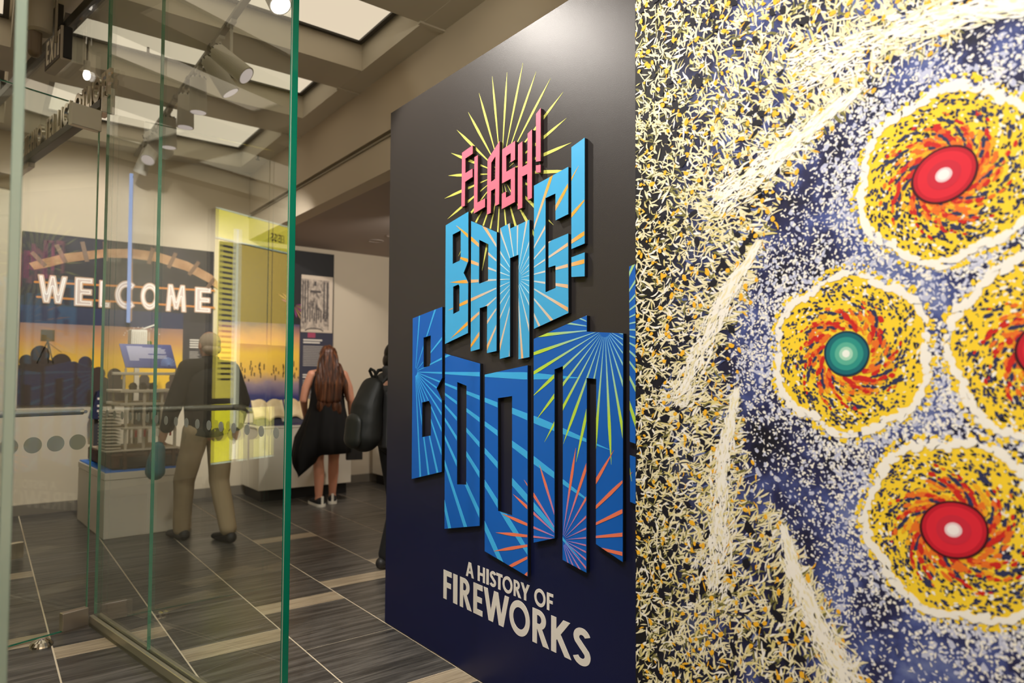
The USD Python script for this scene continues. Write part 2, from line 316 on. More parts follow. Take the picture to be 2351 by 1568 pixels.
FW = [('F', 1018, 1036.7), ('I', 1040.5, 1050), ('R', 1056, 1083), ('E', 1087, 1108), ('W', 1110.6, 1169), ('O', 1170, 1216.8), ('R', 1223.1, 1261), ('K', 1265.9, 1312.2), ('S', 1316.4, 1356.4)]
HW = [('A', 1069.4, 1087.3), ('H', 1096.5, 1113.3), ('I', 1116.4, 1122), ('S', 1124.5, 1138.8), ('T', 1139.3, 1153.6), ('O', 1153.9, 1176.8), ('R', 1179.4, 1196.5), ('Y', 1195.5, 1216.4), ('O', 1227, 1252.9), ('F', 1255.8, 1270.4)]
for q in word(FW, .287, .422, XP): obj('title_letter', on_xplane(q, XP-.0015, XP), INKW, pa)
for q in word(HW, .437, .504, XP): obj('title_letter', on_xplane(q, XP-.0015, XP), INKW, pa)

# ------------------------------------------------------------------ raised letters
XF_ = XP-.019                       # letter faces
CR = {'A': (1040, 240, 9.796), 'B': (1040, 370, 9.796), 'C': (1010, 480, 9.796), 'D': (1010, 640, 9.796), 'E': (1140, 310, 9.796), 'F': (1140, 460, 9.796), 'G': (1140, 610, 9.796),
      'H': (1040, 700, 9.796), 'I': (930, 690, 7.837), 'J': (930, 880, 7.837), 'K': (930, 1070, 7.837), 'L': (1200, 700, 8.707), 'M': (1200, 870, 8.707), 'N': (1200, 1040, 8.707), 'P': (1080, 1150, 7.837), 'Z': (0, 0, 1)}
def ring(s):
    out = []
    for t in s.split():
        x, y = t[1:].split(','); o = CR[t[0]]; p = onx(o[0]+float(x)/o[2], o[1]+float(y)/o[2], XF_); out.append((-p[1], p[2]))
    return out
def shape(s):
    parts = []
    for piece in s.split('+'):
        rr = [ring(q) for q in piece.split('|')]; parts.append(Polygon(rr[0], rr[1:]).buffer(0))
    return unary_union(parts)
FLASH = [('F', 'A205,1085 A440,918 A440,1105 A275,1215 A275,1545 B435,170 B437,355 B270,465 B262,1005 B190,1035'),
 ('L', 'A483,1185 A555,1140 B545,935 B718,838 B716,1032 B470,1178'),
 ('A', 'A778,1245 A1045,825 B1033,965 B948,1010 B950,615 B852,668 B845,1165 B765,1203|A857,1315 A957,1160 B948,405 B853,467'),
 ('S', 'A1108,1012 A1393,820 A1393,1240 A1300,1300 A1302,1085 A1193,1158 B1195,242 B1390,130 B1388,920 B1097,1078 B1100,735 B1185,685 B1187,825 B1302,762 B1302,392 B1105,500'),
 ('H', 'A1462,905 A1557,828 B1560,131 B1672,65 A1680,655 A1775,560 B1770,828 B1677,880 B1672,285 B1555,345 B1553,1047 B1457,1088'),
 ('exclamation mark', 'A1870,210 A1970,80 A1965,1272 A1865,1287+A1865,1368 A1967,1352 A1965,1530 A1863,1530')]
BANG = [('B', 'C132,365 C637,60 C635,1175 C530,1440 D632,80 D627,1220 D118,1465|C285,575 C470,478 C470,1065 C445,1160 C285,1235|D295,180 D418,125 D443,175 D440,720 D295,795'),
 ('A', 'C705,270 C1275,520 H975,1038 H765,1085 H770,20 H598,75 H595,992 H400,1047|C882,690 C1090,790 D1085,35 D875,115'),
 ('N', 'C1360,425 C1575,315 C1578,440 C2010,240 H1715,1175 H1472,1225 C1772,1025 C1575,1105 H1277,1160 H1055,1215'),
 ('G', 'E843,1140 E1612,715 F1610,310 F1328,450 E1325,1315 E1100,1420 G1098,600 G1330,500 F1328,1460 F1170,1510 F1170,930 F1610,745 G1612,1065 G843,1420'),
 ('exclamation mark', 'E1685,275 E1980,60 F1980,970 F1685,1095+F1685,1280 F1980,1170 G1978,240 G1685,255')]
BOOM = [('B', 'I140,320 I668,112 I665,1395 J565,98 J660,305 K655,105 K120,232|I330,668 I463,628 I460,1120 I440,1180 I330,1205|J305,345 J430,315 J470,395 J467,938 J302,970'),
 ('first O', 'I722,955 I1347,1135 K1338,1075 K710,1128|I937,1465 J1107,45 K1103,335 K932,330'),
 ('second O', 'I1435,1332 I2203,1165 P1030,1360 P258,905|J1668,268 J1928,230 P752,262 P495,180'),
 ('M', 'L222,680 L1280,210 L1280,535 L2008,568 Z1429.5,1290 Z1368.4,1249 L1473,1480 L1280,1462 P2085,1290 P1660,1060 L808,1222 L635,1290 P1512,672 P1138,750'),
 ('exclamation mark', 'Z1444.8,611.7 Z1520,582 Z1521,1040 Z1446.3,1014+Z1446.3,1045 Z1521,1072 Z1521,1184 Z1446.9,1152')]
oc = (-2.217, 1.756); orays = [ray_poly(oc, rad(175.7+14.4*k), .03, .535+.02*((k*7) % 3-1), .0165, .7) for k in range(25)]
cc = (-3.053, 1.368); cang = [-1.1, 14.3, 32.7, 58.4, 82.7] + [-11.4-9.0*k for k in range(9)]
crays = [ray_poly(cc, rad(a), .02, 1.22 if a > -5 else 1.40, .030, .72) for a in cang]
lc = (-1.709, 1.52); lrays = [ray_poly(lc, rad(-86.2-10.3*k), .03, .51+.03*((k*5) % 3-1), .0145, .7) for k in range(35)]
kc = (-1.931, .731); kang = [53.6, 40, 27, 66, 78.3, 96, 116.8, 139.7, 157, 174.5, 186.8, 196.8, 208, 220, 233, 14, 2, -9, -20, -31, -43, -55, -68]
krr = [.45, .46, .46, .4, .36, .318, .3, .305, .33, .38, .425, .457, .46, .44, .4, .46, .46, .45, .43, .42, .4, .36, .33]
krays = [ray_poly(kc, rad(a), .02, r, .014, .7) for a, r in zip(kang, krr)]
PINK = mat('face_pink', (240, 118, 142), .45); SKY = mat('face_sky_blue', (66, 172, 226), .45); BLUE = mat('face_deep_blue', (8, 96, 190), .45)
def letter(name, lab, s, face, side, rays):
    g = shape(s); b = g.bounds; mid = (XF_+.01, -(b[0]+b[2])/2, b[1])
    p = thing('letter', lab, 'letter', mid)
    obj('body', on_xplane(g.buffer(-.0006), XF_+.0015, XP-.0014), side, p)
    obj('face', on_xplane(g, XF_-.0005, XF_+.0018), face, p)
    z = XF_-.0005
    for i, (rr, m, lb) in enumerate(rays):
        for k, q in enumerate(rr):
            for piece in polys(q.intersection(g.buffer(-.0004))):
                if piece.area > 4e-6: obj('ray', on_xplane(piece, z-.0005-.00025*i-.00004*(k % 3), z), m, p, label=lb)
SIDEP = mat('side_dark_red', (30, 8, 12), .5); SIDEB = mat('side_black', (7, 8, 14), .5)
for i, (n, s) in enumerate(FLASH): letter(n, f'pink raised {n} of the word FLASH on the black panel' if n != 'exclamation mark' else 'pink raised exclamation mark after FLASH', s, PINK, SIDEP, [])
for i, (n, s) in enumerate(BANG): letter(n, f'sky blue raised {n} of the word BANG with orange rays' if n != 'exclamation mark' else 'sky blue raised exclamation mark after BANG', s, SKY, SIDEB, [(orays, ORANGE, 'orange rays')])
for i, (n, s) in enumerate(BOOM): letter(n, f'deep blue raised {n} of the word BOOM with printed rays' if n != 'exclamation mark' else 'deep blue exclamation mark after BOOM, half hidden by the mural', s, BLUE, SIDEB,
    [(crays, CYAN, 'light blue rays')] + ([(lrays, LIME2, 'yellow green rays'), (krays, CORAL, 'coral rays')] if n in ('M', 'exclamation mark') else [(krays, CORAL, 'coral rays')] if n == 'second O' else []))

# ================================================================== painted mural (large art print on the near wall)
XM = 1.66
MY0 = onx(1459, 784, XM)[1]
def mp(x, y): p = onx(x, y, XM); return np.array([-p[1], p[2]])
mw = thing('wall_mural', 'huge mural print of swirling yellow flower fireworks with red and teal hearts', 'mural', (XM+.05, 0.6, 0))
MU1 = 0.25                                  # the print ends at y = -MU1, past the edge of the picture
LOOKS['mural_ground'] = usdkit.material(stage, '/World/Looks/mural_ground', {
    'g': ('geometry', {}), 'n': ('noise_texture', dict(scale=4.5, detail=6.0, roughness=.6)), 'r': ('rgb_ramp', dict(ramp=[(.36, lin((22, 21, 34))), (.47, lin((42, 44, 84))), (.56, lin((76, 88, 148))), (.68, lin((128, 140, 186)))])),
    's': ('separate_xyz', {}), 'my': ('math', dict(math_type='multiply', value2=1.0)), 'e': ('map_range', dict(range_type='smoothstep', from_min=-1.0, from_max=-1.42, to_min=1, to_max=0, clamp=True)),
    'neg': ('math', dict(math_type='multiply', value2=-1.0)), 'x': ('mix_color', dict(a=lin((24, 23, 27)))), 'p': ('principled_bsdf', dict(roughness=.6, specular_ior_level=.3))},
    [('g.position', 'n.vector'), ('n.fac', 'r.fac'), ('g.position', 's.vector'), ('s.y', 'neg.value1'), ('neg.value', 'e.value'), ('e.result', 'x.fac'), ('r.color', 'x.b'), ('x.result', 'p.base_color')], surface='p.BSDF')
obj('board', bx(XM, XM+.09, -MU1, MY0, .004, 3.0), LOOKS['mural_ground'], mw)
PAL = {'cream': (240, 230, 190), 'white': (248, 244, 234), 'yellowcream': (226, 212, 140), 'amber': (246, 186, 46), 'olive': (120, 116, 66), 'night': (24, 23, 34), 'navy': (48, 52, 88), 'lavender': (220, 222, 238), 'bluegrey': (96, 110, 160), 'haze': (196, 200, 224),
       'yellow': (252, 214, 50), 'gold': (242, 176, 36), 'orange': (236, 116, 38), 'red': (206, 40, 32)}
MV = {k: [] for k in PAL}; ML = {k: 0 for k in PAL}
def put_poly(col, pts, layer):
    MV[col].append((np.asarray(pts), layer))
def blob(col, c, r, asp, ang, layer, n=7, rough=.25):
    t = np.linspace(0, 2*math.pi, n, endpoint=False) + rng.uniform(0, 6); rr = r*(1+rng.uniform(-rough, rough, n))
    x, z = np.cos(t)*rr*asp, np.sin(t)*rr; ca, sa = math.cos(ang), math.sin(ang)
    put_poly(col, np.c_[c[0]+x*ca-z*sa, c[1]+x*sa+z*ca], layer)
def stroke(col, c, L, w, ang, bend, layer):
    t = np.array([0, .25, .5, .75, 1.0]); wd = w*np.array([.25, .8, 1, .85, .2])*rng.uniform(.7, 1.2, 5); a = ang + bend*(t-.5)
    st = np.cumsum(np.c_[np.cos(a), np.sin(a)]*L/4, axis=0); st = st - st.mean(0) + c; nn = np.c_[-np.sin(a), np.cos(a)]
    put_poly(col, np.vstack([st+nn*wd[:, None]/2, (st-nn*wd[:, None]/2)[::-1]]), layer)
EDGEPX = [(2420, 10), (2200, 75), (1990, 190), (1860, 330), (1760, 520), (1700, 700), (1675, 900), (1715, 1080), (1790, 1210), (1900, 1400), (2010, 1600), (2060, 1700)]
EDGEL_ = LineString([mp(*p) for p in EDGEPX]); EPT = np.array([EDGEL_.interpolate(t, True).coords[0] for t in np.linspace(0, 1, 160)])
FLOW = mp(2330, 720)
def dist_edge(p):
    """signed distance to the arc where the comets start: positive on the dark left field"""
    d = np.linalg.norm(EPT-p, axis=1); i = d.argmin(); return (1 if np.linalg.norm(p-FLOW) > np.linalg.norm(EPT[i]-FLOW) else -1)*d[i], EPT[i]
U0 = -MY0+.002; U1 = MU1; Z0M, Z1M = .06, 2.98
COMETS = [([(1968, 212), (1900, 262), (1820, 330), (1735, 400), (1640, 470)], 30, 1.0), ([(1742, 562), (1690, 640), (1640, 740), (1600, 830), (1560, 930)], 26, 1.0), ([(1692, 900), (1672, 1000), (1655, 1110), (1650, 1230), (1640, 1350)], 24, 1.0),
          ([(1800, 1216), (1822, 1300), (1860, 1400), (1905, 1490), (1960, 1580)], 24, 1.0), ([(2420, 5), (2250, 25), (2100, 60), (1950, 110), (1820, 170)], 40, .7)]
CL = [LineString([mp(*q) for q in c]) for c, w, s in COMETS]
FLW = [((2168, 402), .182, 'red', .5), ((1944, 812), .185, 'teal', 0), ((2190, 1216), .182, 'red', 1.3), ((2425, 800), .185, 'red', 2.1)]
FC = [(mp(*c), R, k, ph) for c, R, k, ph in FLW]
# left field: tens of thousands of short flecks
N1 = 24500; PP = np.c_[rng.uniform(U0, -.55, N1), rng.uniform(Z0M, Z1M, N1)]; CLP = meshkit.noise(np.c_[PP*7, np.zeros(N1)], 3)
for p, clump in zip(PP, CLP):
    sd, e = dist_edge(p)
    if sd < -.012: continue
    rad_d = p-FLOW; base = math.atan2(rad_d[1], rad_d[0])
    dc = min(c.distance(Point(p)) for c in CL) if sd < .5 else 1
    near = math.exp(-(dc/.06)**2)
    if rng.random() > .40+.5*clump+.45*near-(.55 if sd < .035 and near < .3 else 0): continue
    L = rng.uniform(.016, .048)*(1+.4*near); w = rng.uniform(.0034, .0078)
    k = rng.random()
    col = 'cream' if k < .56 else 'white' if k < .72 else 'yellowcream' if k < .86 else 'olive' if k < .95 else 'bluegrey' if sd < .25 else 'olive'
    stroke(col, p, L, w, base + rng.normal(0, .75-.45*near) + math.pi*(rng.random() < .5), rng.normal(0, .9), int(rng.integers(2, 9)))
for i in range(1850):
    p = np.array([rng.uniform(U0, -.5), rng.uniform(Z0M, Z1M)]); sd, e = dist_edge(p)
    if sd < -.03: continue
    if rng.random() < .65: blob('amber', p, rng.uniform(.004, .0075), rng.uniform(1, 1.7), rng.uniform(0, 6), 10, 6)
    else: stroke('amber', p, rng.uniform(.012, .028), rng.uniform(.003, .006), rng.uniform(0, 6), rng.normal(0, .8), 10)
for i in range(500):
    p = np.array([rng.uniform(U0, -.5), rng.uniform(Z0M, Z1M)]); sd, e = dist_edge(p)
    if sd > 0 and p[0] < -.9: blob('night', p, rng.uniform(.006, .012), 1.6, rng.uniform(0, 6), 9, 7, .4)
# comets: dense white heads with straggling tails
for (cpx, wpx, strength), L in zip(COMETS, CL):
    for i in range(640):
        t = rng.random()**1.25; p = np.array(L.interpolate(t, True).coords[0]); q = np.array(L.interpolate(min(t+.04, 1), True).coords[0]); q0 = np.array(L.interpolate(max(t-.04, 0), True).coords[0])
        d = q-q0; a = math.atan2(d[1], d[0]); wid = (.008+.050*t**.9)*(wpx/28)
        off = np.clip(rng.normal(0, .5), -1.3, 1.3)*wid; p = p + np.array([-math.sin(a), math.cos(a)])*off
        stroke('white' if rng.random() < .75 else 'cream', p, rng.uniform(.014, .042), rng.uniform(.003, .0075), a+rng.normal(0, .14+.3*t), rng.normal(0, .3), 11)
# right field: white specks on navy, thickening round the flowers
N2 = 112000; PP = np.c_[rng.uniform(-1.25, U1, N2), rng.uniform(Z0M, Z1M, N2)]; CLP = meshkit.noise(np.c_[PP*6, np.full(N2, 5.0)], 9)*.6+meshkit.noise(np.c_[PP*22, np.full(N2, 2.0)], 4)*.4
DFS = np.min([np.linalg.norm(PP-c, axis=1)-R for c, R, k, ph in FC], axis=0); RND = rng.random(N2)
okk = (DFS > -.012) & (RND < (.20+1.0*np.exp(-np.maximum(DFS, 0)/.12))*(.2+1.4*CLP))
for p, df in zip(PP[okk], DFS[okk]):
    if dist_edge(p)[0] > .02: continue
    big = math.exp(-max(df, 0)/.08); k = rng.random()
    if k < .12*big+.04: blob('haze', p, rng.uniform(.003, .007), rng.uniform(1, 1.8), rng.uniform(0, 6), 1, 6, .4)
    elif k < .35+.2*big: stroke('lavender' if rng.random() < .45 else 'white', p, rng.uniform(.005, .015), rng.uniform(.002, .0048), rng.uniform(0, 6), rng.normal(0, .8), 3)
    else: blob('white' if rng.random() < .62 else 'lavender', p, rng.uniform(.0012, .0028)*(1+.7*big), rng.uniform(1, 1.6), rng.uniform(0, 6), 3, 6)
# flowers
CORE = {'red': [((70, 16, 24), .335), ((196, 26, 46), .31), ((222, 38, 56), .27), ((206, 40, 60), .17), ((236, 205, 210), .085), ((248, 240, 238), .06)],
        'teal': [((20, 50, 74), .30), ((22, 108, 118), .275), ((44, 150, 140), .22), ((92, 182, 158), .15), ((170, 220, 196), .09), ((240, 248, 240), .05)]}
for c, R, kind, ph in FC:
    def at(r, th): return c+R*r*np.array([math.cos(th), math.sin(th)*1.03])
    th = np.linspace(0, 2*math.pi, 72, endpoint=False); lob = lambda t: .955+.10*np.abs(np.sin(3*t+ph))**.8
    put_poly('yellow', np.array([at(.95*lob(t), t) for t in th]), 4)
    for t in np.linspace(0, 2*math.pi, 210, endpoint=False):
        if rng.random() < .55+.4*math.sin(2*t+ph*3)**2: blob('white', at(lob(t)*(.975+rng.normal(0, .02)), t), rng.uniform(.0045, .0092), 1.6, t+math.pi/2, 9, 8, .35)
    for t in rng.uniform(0, 2*math.pi, 260): blob('yellow', at(lob(t)*rng.uniform(.98, 1.09), t), rng.uniform(.002, .005), 1.5, rng.uniform(0, 6), 5, 6)
    for i in range(2100):
        t, r = rng.uniform(0, 2*math.pi), math.sqrt(rng.uniform(.14, .88)); k = rng.random()
        if rng.random() > .15+1.1*meshkit.noise(np.array([t*5+r*5, r*14, ph]), 2)**1.3: continue
        blob('navy' if k < .66 else 'night' if k < .8 else 'white', at(r*.97*lob(t), t), rng.uniform(.0014, .0036), rng.uniform(1, 2.2), t+1.1+.5*(1-r)+rng.normal(0, .5), 6, 6, .4)
    for i in range(210):
        t, r = rng.uniform(0, 2*math.pi), .34+.24*rng.random()**1.5; blob('gold' if rng.random() < .45 else 'orange', at(r, t), rng.uniform(.003, .006), 2, t+1.0, 7, 6, .3)
    for arm in range(11):
        a0 = ph+arm*2*math.pi/11+rng.normal(0, .08)
        for k in range(22):
            f = k/21; r = .33+.42*f*rng.uniform(.92, 1.05); t = a0+1.0*f
            if rng.random() < .95-.55*f: blob('red' if rng.random() < .72 else 'orange', at(r, t+rng.normal(0, .035)), rng.uniform(.003, .006)*(1.15-.5*f), 1.9, t+1.1, 8, 6, .3)
            if rng.random() < .3: blob('navy', at(r, t+.16), rng.uniform(.003, .005), 2, t+1.1, 8, 6, .3)
    for j, (col, rr) in enumerate(CORE[kind]):
        e = 1.12 if kind == 'red' else 1.0; a = .5 if kind == 'red' else 0; tt = np.linspace(0, 2*math.pi, 40, endpoint=False)
        x, z = np.cos(tt)*rr*R*e*(1+.015*np.sin(3*tt+j)), np.sin(tt)*rr*R
        cn = f'core_{kind}_{j}'
        if cn not in PAL: PAL[cn] = col; MV[cn] = []
        MV[cn].append((np.c_[c[0]+x*math.cos(a)-z*math.sin(a), c[1]+x*math.sin(a)+z*math.cos(a)], 12+j))
NICE = {'cream': 'cream_flecks', 'white': 'white_flecks', 'yellowcream': 'straw_flecks', 'amber': 'amber_flecks', 'olive': 'olive_flecks', 'night': 'black_flecks', 'navy': 'navy_flecks', 'lavender': 'lavender_flecks', 'bluegrey': 'blue_grey_flecks', 'haze': 'haze_flecks', 'yellow': 'yellow_petals', 'gold': 'gold_dabs', 'orange': 'orange_dabs', 'red': 'red_dabs'}
for col, ps in MV.items():
    if not ps: continue
    if col.startswith('core'):
        for pts, layer in ps:
            xx = XM-.00022*layer; n = len(pts); f = np.array([(0, k+1, k) for k in range(1, n-1)])
            if Polygon(pts).centroid.x < U1-.05: obj('flower_heart', (np.c_[np.full(n, xx), -pts[:, 0], pts[:, 1]], f), mat('mural_'+col, PAL[col], .6, 0, .3), mw)
        continue
    vv, ff, o = [], [], 0
    for pts, layer in ps:
        pts = pts.copy(); pts[:, 0] = np.clip(pts[:, 0], U0, U1); n = len(pts); xx = XM-.00022*layer-rng.uniform(0, .00018)
        vv.append(np.c_[np.full(n, xx), -pts[:, 0], pts[:, 1]])
        if n == 10: ff.append(np.array([(k, k+1, 9-k) for k in range(4)] + [(k+1, 8-k, 9-k) for k in range(4)])[:, ::-1]+o)
        elif n > 60:
            ctr = pts.mean(0); vv[-1] = np.vstack([vv[-1], [[xx, -ctr[0], ctr[1]]]]); ff.append(np.array([(k, n, (k+1) % n) for k in range(n)])+o); n += 1
        else: ff.append(np.array([(0, k+1, k) for k in range(1, n-1)])+o)
        o += n
    obj(NICE[col], (np.vstack(vv), np.vstack(ff)), mat('mural_'+col, PAL[col], .6, 0, .3), mw, kind='stuff')

# ================================================================== glass vestibule
ZH, ZR = 2.82, 3.5               # door head, top rail
DOTM = usdkit.material(stage, '/World/Looks/etched_dot', {'d': ('diffuse_bsdf', dict(color=lin((170, 170, 156)))), 't': ('translucent_bsdf', dict(color=lin((190, 192, 178)))), 'c': ('transparent_bsdf', dict(color=(1, 1, 1))), 'x': ('mix_closure', dict(fac=.5)), 'y': ('mix_closure', dict(fac=.3))},
    [('d.BSDF', 'x.closure1'), ('t.BSDF', 'x.closure2'), ('x.closure', 'y.closure1'), ('c.BSDF', 'y.closure2')], surface='y.closure')
def pane(parent, name, s0, s1, z0, z1, edges=(True, True), th=.014, d=None, o=None, edge=EDGEJ, pale=()):
    fr = frame(A0 if o is None else o, AD if d is None else d)
    obj(name, xf(bx(s0+.0005, s1-.0005, -th/2, th/2, z0, z1), fr), GLASS, parent)
    for on, a, b in ((edges[0], s0-.003, s0), (edges[1], s1, s1+.003)):
        if on: obj('glass_edge', xf(bx(a, b, -th/2, th/2, z0, z1), fr), edge, parent, label='green polished glass edge')
def disc(parent, c, ax, r, th=.0006, sides=24):
    n = np.cross((0, 0, 1), ax); n /= np.linalg.norm(n)
    obj('etched_dot', cyl(np.asarray(c)-n*th, np.asarray(c)+n*th, r, sides), DOTM, parent)
gw = thing('glass_wall', 'clear glass side wall of the entrance, with etched dots and a thick green edge', 'glass wall', A0)
pane(gw, 'pane', .012, .727, .06, ZR, (True, False))
pane(gw, 'pane', .733, 1.915, .06, ZR, (False, False))
obj('joint', slabA(.727, .733, -.007, .007, .06, ZR), EDGEJ, gw)
obj('glass_edge', slabA(1.915, 1.927, -.0135, .0135, .03, ZR, .002), EDGE, gw, label='thick dark green polished glass edge nearest the viewer')
obj('edge_arris', slabA(1.9268, 1.9285, -.0155, -.0125, .03, ZR), EDGEL, gw)
obj('base_shoe', [slabA(.012, 1.94, -.03, -.009, .001, .058, .003), slabA(.012, 1.94, .009, .03, .001, .058, .003), slabA(.012, 1.94, -.03, .03, .001, .02)], mat('shoe_metal', (170, 166, 146), .4, .7), gw)
for k in range(17):
    s = .134 + .1075*k
    if s < 1.9: disc(gw, A0+AD*s-AN*.0085+np.array([0, 0, 1.138]), AD, .0205)
# transom over the doors
HN = -1.83                       # far hinge along the wall line
tr = thing('glass_transom', 'glass transom panel over the double doors, between the dark header bar and top rail', 'transom', A0+AD*(HN/2)+np.array([0, 0, ZH]))
pane(tr, 'pane', HN, -.01, ZH+.05, ZR, (False, True))
obj('header_bar', slabA(HN, -.02, -.034, .022, ZH+.002, ZH+.05, .003), DARKM, tr)
rl = thing('ceiling_rail', 'dark metal channel holding the top of the glass wall under the beams', 'rail', A0+np.array([0, 0, ZR]))
obj('channel', slabA(-3.2, 1.9, -.025, .025, ZR+.001, ZR+.06, .003), DARKM, rl)
obj('hanger_plate', [slabA(s, s+.05, -.02, .02, ZR+.06, ZB+.001) for s in (-2.4, .2)], DARKM, rl)
# chrome letters standing on the header bar, seen from behind at a grazing angle
CHR = mat('chrome_letter', (205, 196, 180), .18, 1.0)
LT = 'EIIEHIO TEI LICI OTLIUEF'
sx = -1.62
cl_ = tr
MIR = np.diag([1, 1, 1, 1.])
for ch in LT:
    if ch == ' ': sx += .06; continue
    g = glyph('O' if ch == 'U' else ch); b = g.bounds; g = affinity.scale(affinity.translate(g, -b[0], 0), .115, .135, origin=(0, 0)); wd = g.bounds[2]
    m = extrude(g, .018); v = np.array(m.vertices); q = trimesh.Trimesh(np.c_[v[:, 0], v[:, 2], v[:, 1]], np.array(m.faces)[:, ::-1], process=False)
    obj('chrome_letter', xf(q, frame(A0+AD*sx-AN*.030+np.array([0, 0, ZH+.0515]), AD)), CHR, cl_); sx += wd+.016
def patch(parent, d, o, s0, s1, z0, z1, m=STEEL): obj('patch_fitting', xf(bev(s0, s1, -.021, .021, z0, z1, .003), frame(o, d)), m, parent, label='brushed steel patch fitting')
patch(tr, AD, A0, -.105, -.012, ZH-.028, ZH+.09, STEELD)
obj('corner_clamp', slabA(-.012, .008, -.032, .032, ZH-.03, ZH+.115, .003), STEEL, tr, label='steel clamp at the hinge corner')
# near door leaf, standing open
gd = thing('glass_door', 'open glass door leaf with a long steel push bar and etched dots', 'door', A0+BD*.4)
pane(gd, 'pane', .045, .92, .012, ZH-.034, (True, True), d=BD, o=A0)
obj('bottom_edge', slabB(.1, .92, -.007, .007, .009, .0125), EDGE, gd); obj('top_edge', slabB(.2, .92, -.007, .007, ZH-.031, ZH-.028), EDGE, gd)
patch(gd, BD, A0, .04, .165, .012, .105, STEELD); patch(gd, BD, A0, .04, .19, ZH-.15, ZH-.033)
for k in range(8): disc(gd, A0+BD*(.105+.1048*k)+BN*.0085+np.array([0, 0, .986]), BD, .041, sides=32)
bo = A0+BN*.062+np.array([0, 0, 1.146])
obj('push_bar', tube([bo+BD*.06, bo+BD*.76, bo+BD*.80-np.array([0, 0, .012]), bo+BD*.825-np.array([0, 0, .04]), bo+BD*.83-np.array([0, 0, .5])], .018, 16), STEEL, gd)
for s in (.07, .74): obj('bar_standoff', cyl(bo+BD*s, bo+BD*s-BN*.056, .009), STEEL, gd)
# far leaf
A1 = A0+AD*HN
g2 = thing('glass_door', 'far glass door leaf at the picture edge, held by steel patch fittings', 'door', A1+BD*.4)
pane(g2, 'pane', .03, .92, .012, ZH-.034, (True, True), d=BD, o=A1)
patch(g2, BD, A1, -.10, .1, .012, .125, mat('patch_bright', (226, 214, 190), .25, .9)); patch(g2, BD, A1, .03, .14, ZH-.145, ZH-.033, LOOKS['patch_bright'])
patch(tr, AD, A0, HN-.02, HN+.34, ZH-.03, ZH+.07, STEELD)
obj('pivot_pin', cyl(A1+np.array([0, 0, ZH]), A1+np.array([0, 0, ZH+.16]), .018), DARKM, tr)
fs = thing('door_stop', 'polished steel dome door stop on the floor beneath the open glass door', 'door stop', onz(95, 1478))
obj('dome', lathe([(.052, 0), (.05, .008), (.04, .022), (.022, .031), (0.0001, .033)], onz(95, 1482)), mat('polished_steel', (215, 210, 200), .1, 1.0), fs)
# free-standing glass fin at the left edge of the picture
FP = EYEP + ray(26, 784)*1.30; FP[2] = 0
fn = thing('glass_fin', 'blurred near edge of a free-standing glass fin at the far left', 'glass panel', FP)
FDIR = np.array([-FP[0], -FP[1], 0])/np.linalg.norm(FP[:2])      # fin turned edge-on to the viewer, hiding reflections on its faces
pane(fn, 'pane', -.5, -.004, .001, 3.3, (False, False), d=FDIR, o=FP)
obj('glass_edge', xf(bev(-.004, .004, -.0095, .0095, .001, 3.3, .002), frame(FP, FDIR)), EDGEL, fn, label='pale grey green glass edge')

# exit sign on the glass line
ex = thing('exit_sign', 'dark boxed EXIT sign hung beneath the ceiling rail', 'sign', A0+AD*-.8-AN*.05+np.array([0, 0, 3.38]))
S0, S1, EZ0, EZ1 = -.94, -.625, 3.268, 3.478
obj('housing', slabA(S0, S1, -.0715, -.012, EZ0, EZ1, .004), mat('sign_housing', (168, 160, 148), .5), ex)
obj('face', slabA(S0+.008, S1-.008, -.075, -.0715, EZ0+.008, EZ1-.008), mat('sign_face', (44, 24, 12), .4), ex)
obj('back_box', slabA(S1-.05, S1+.012, -.058, -.012, EZ0+.01, EZ1-.003, .003), BLACK, ex)
obj('mount', slabA(S0+.1, S0+.2, -.06, -.03, EZ1, ZB), DARKM, ex)
u = S0+.045
for ch in 'EXIT':
    g = glyph(ch); b = g.bounds; g = affinity.scale(affinity.translate(g, -b[0], 0), .105, .15, origin=(0, 0)); wd = g.bounds[2]
    m = extrude(g, .002); v = np.array(m.vertices); q = trimesh.Trimesh(np.c_[v[:, 0], v[:, 2], v[:, 1]], np.array(m.faces)[:, ::-1], process=False)
    obj('sign_letter', xf(q, frame(A0+AD*u-AN*.0770+np.array([0, 0, EZ0+.03]), AD)), INKW, ex, label=f'white letter {ch}'); u += wd+.02

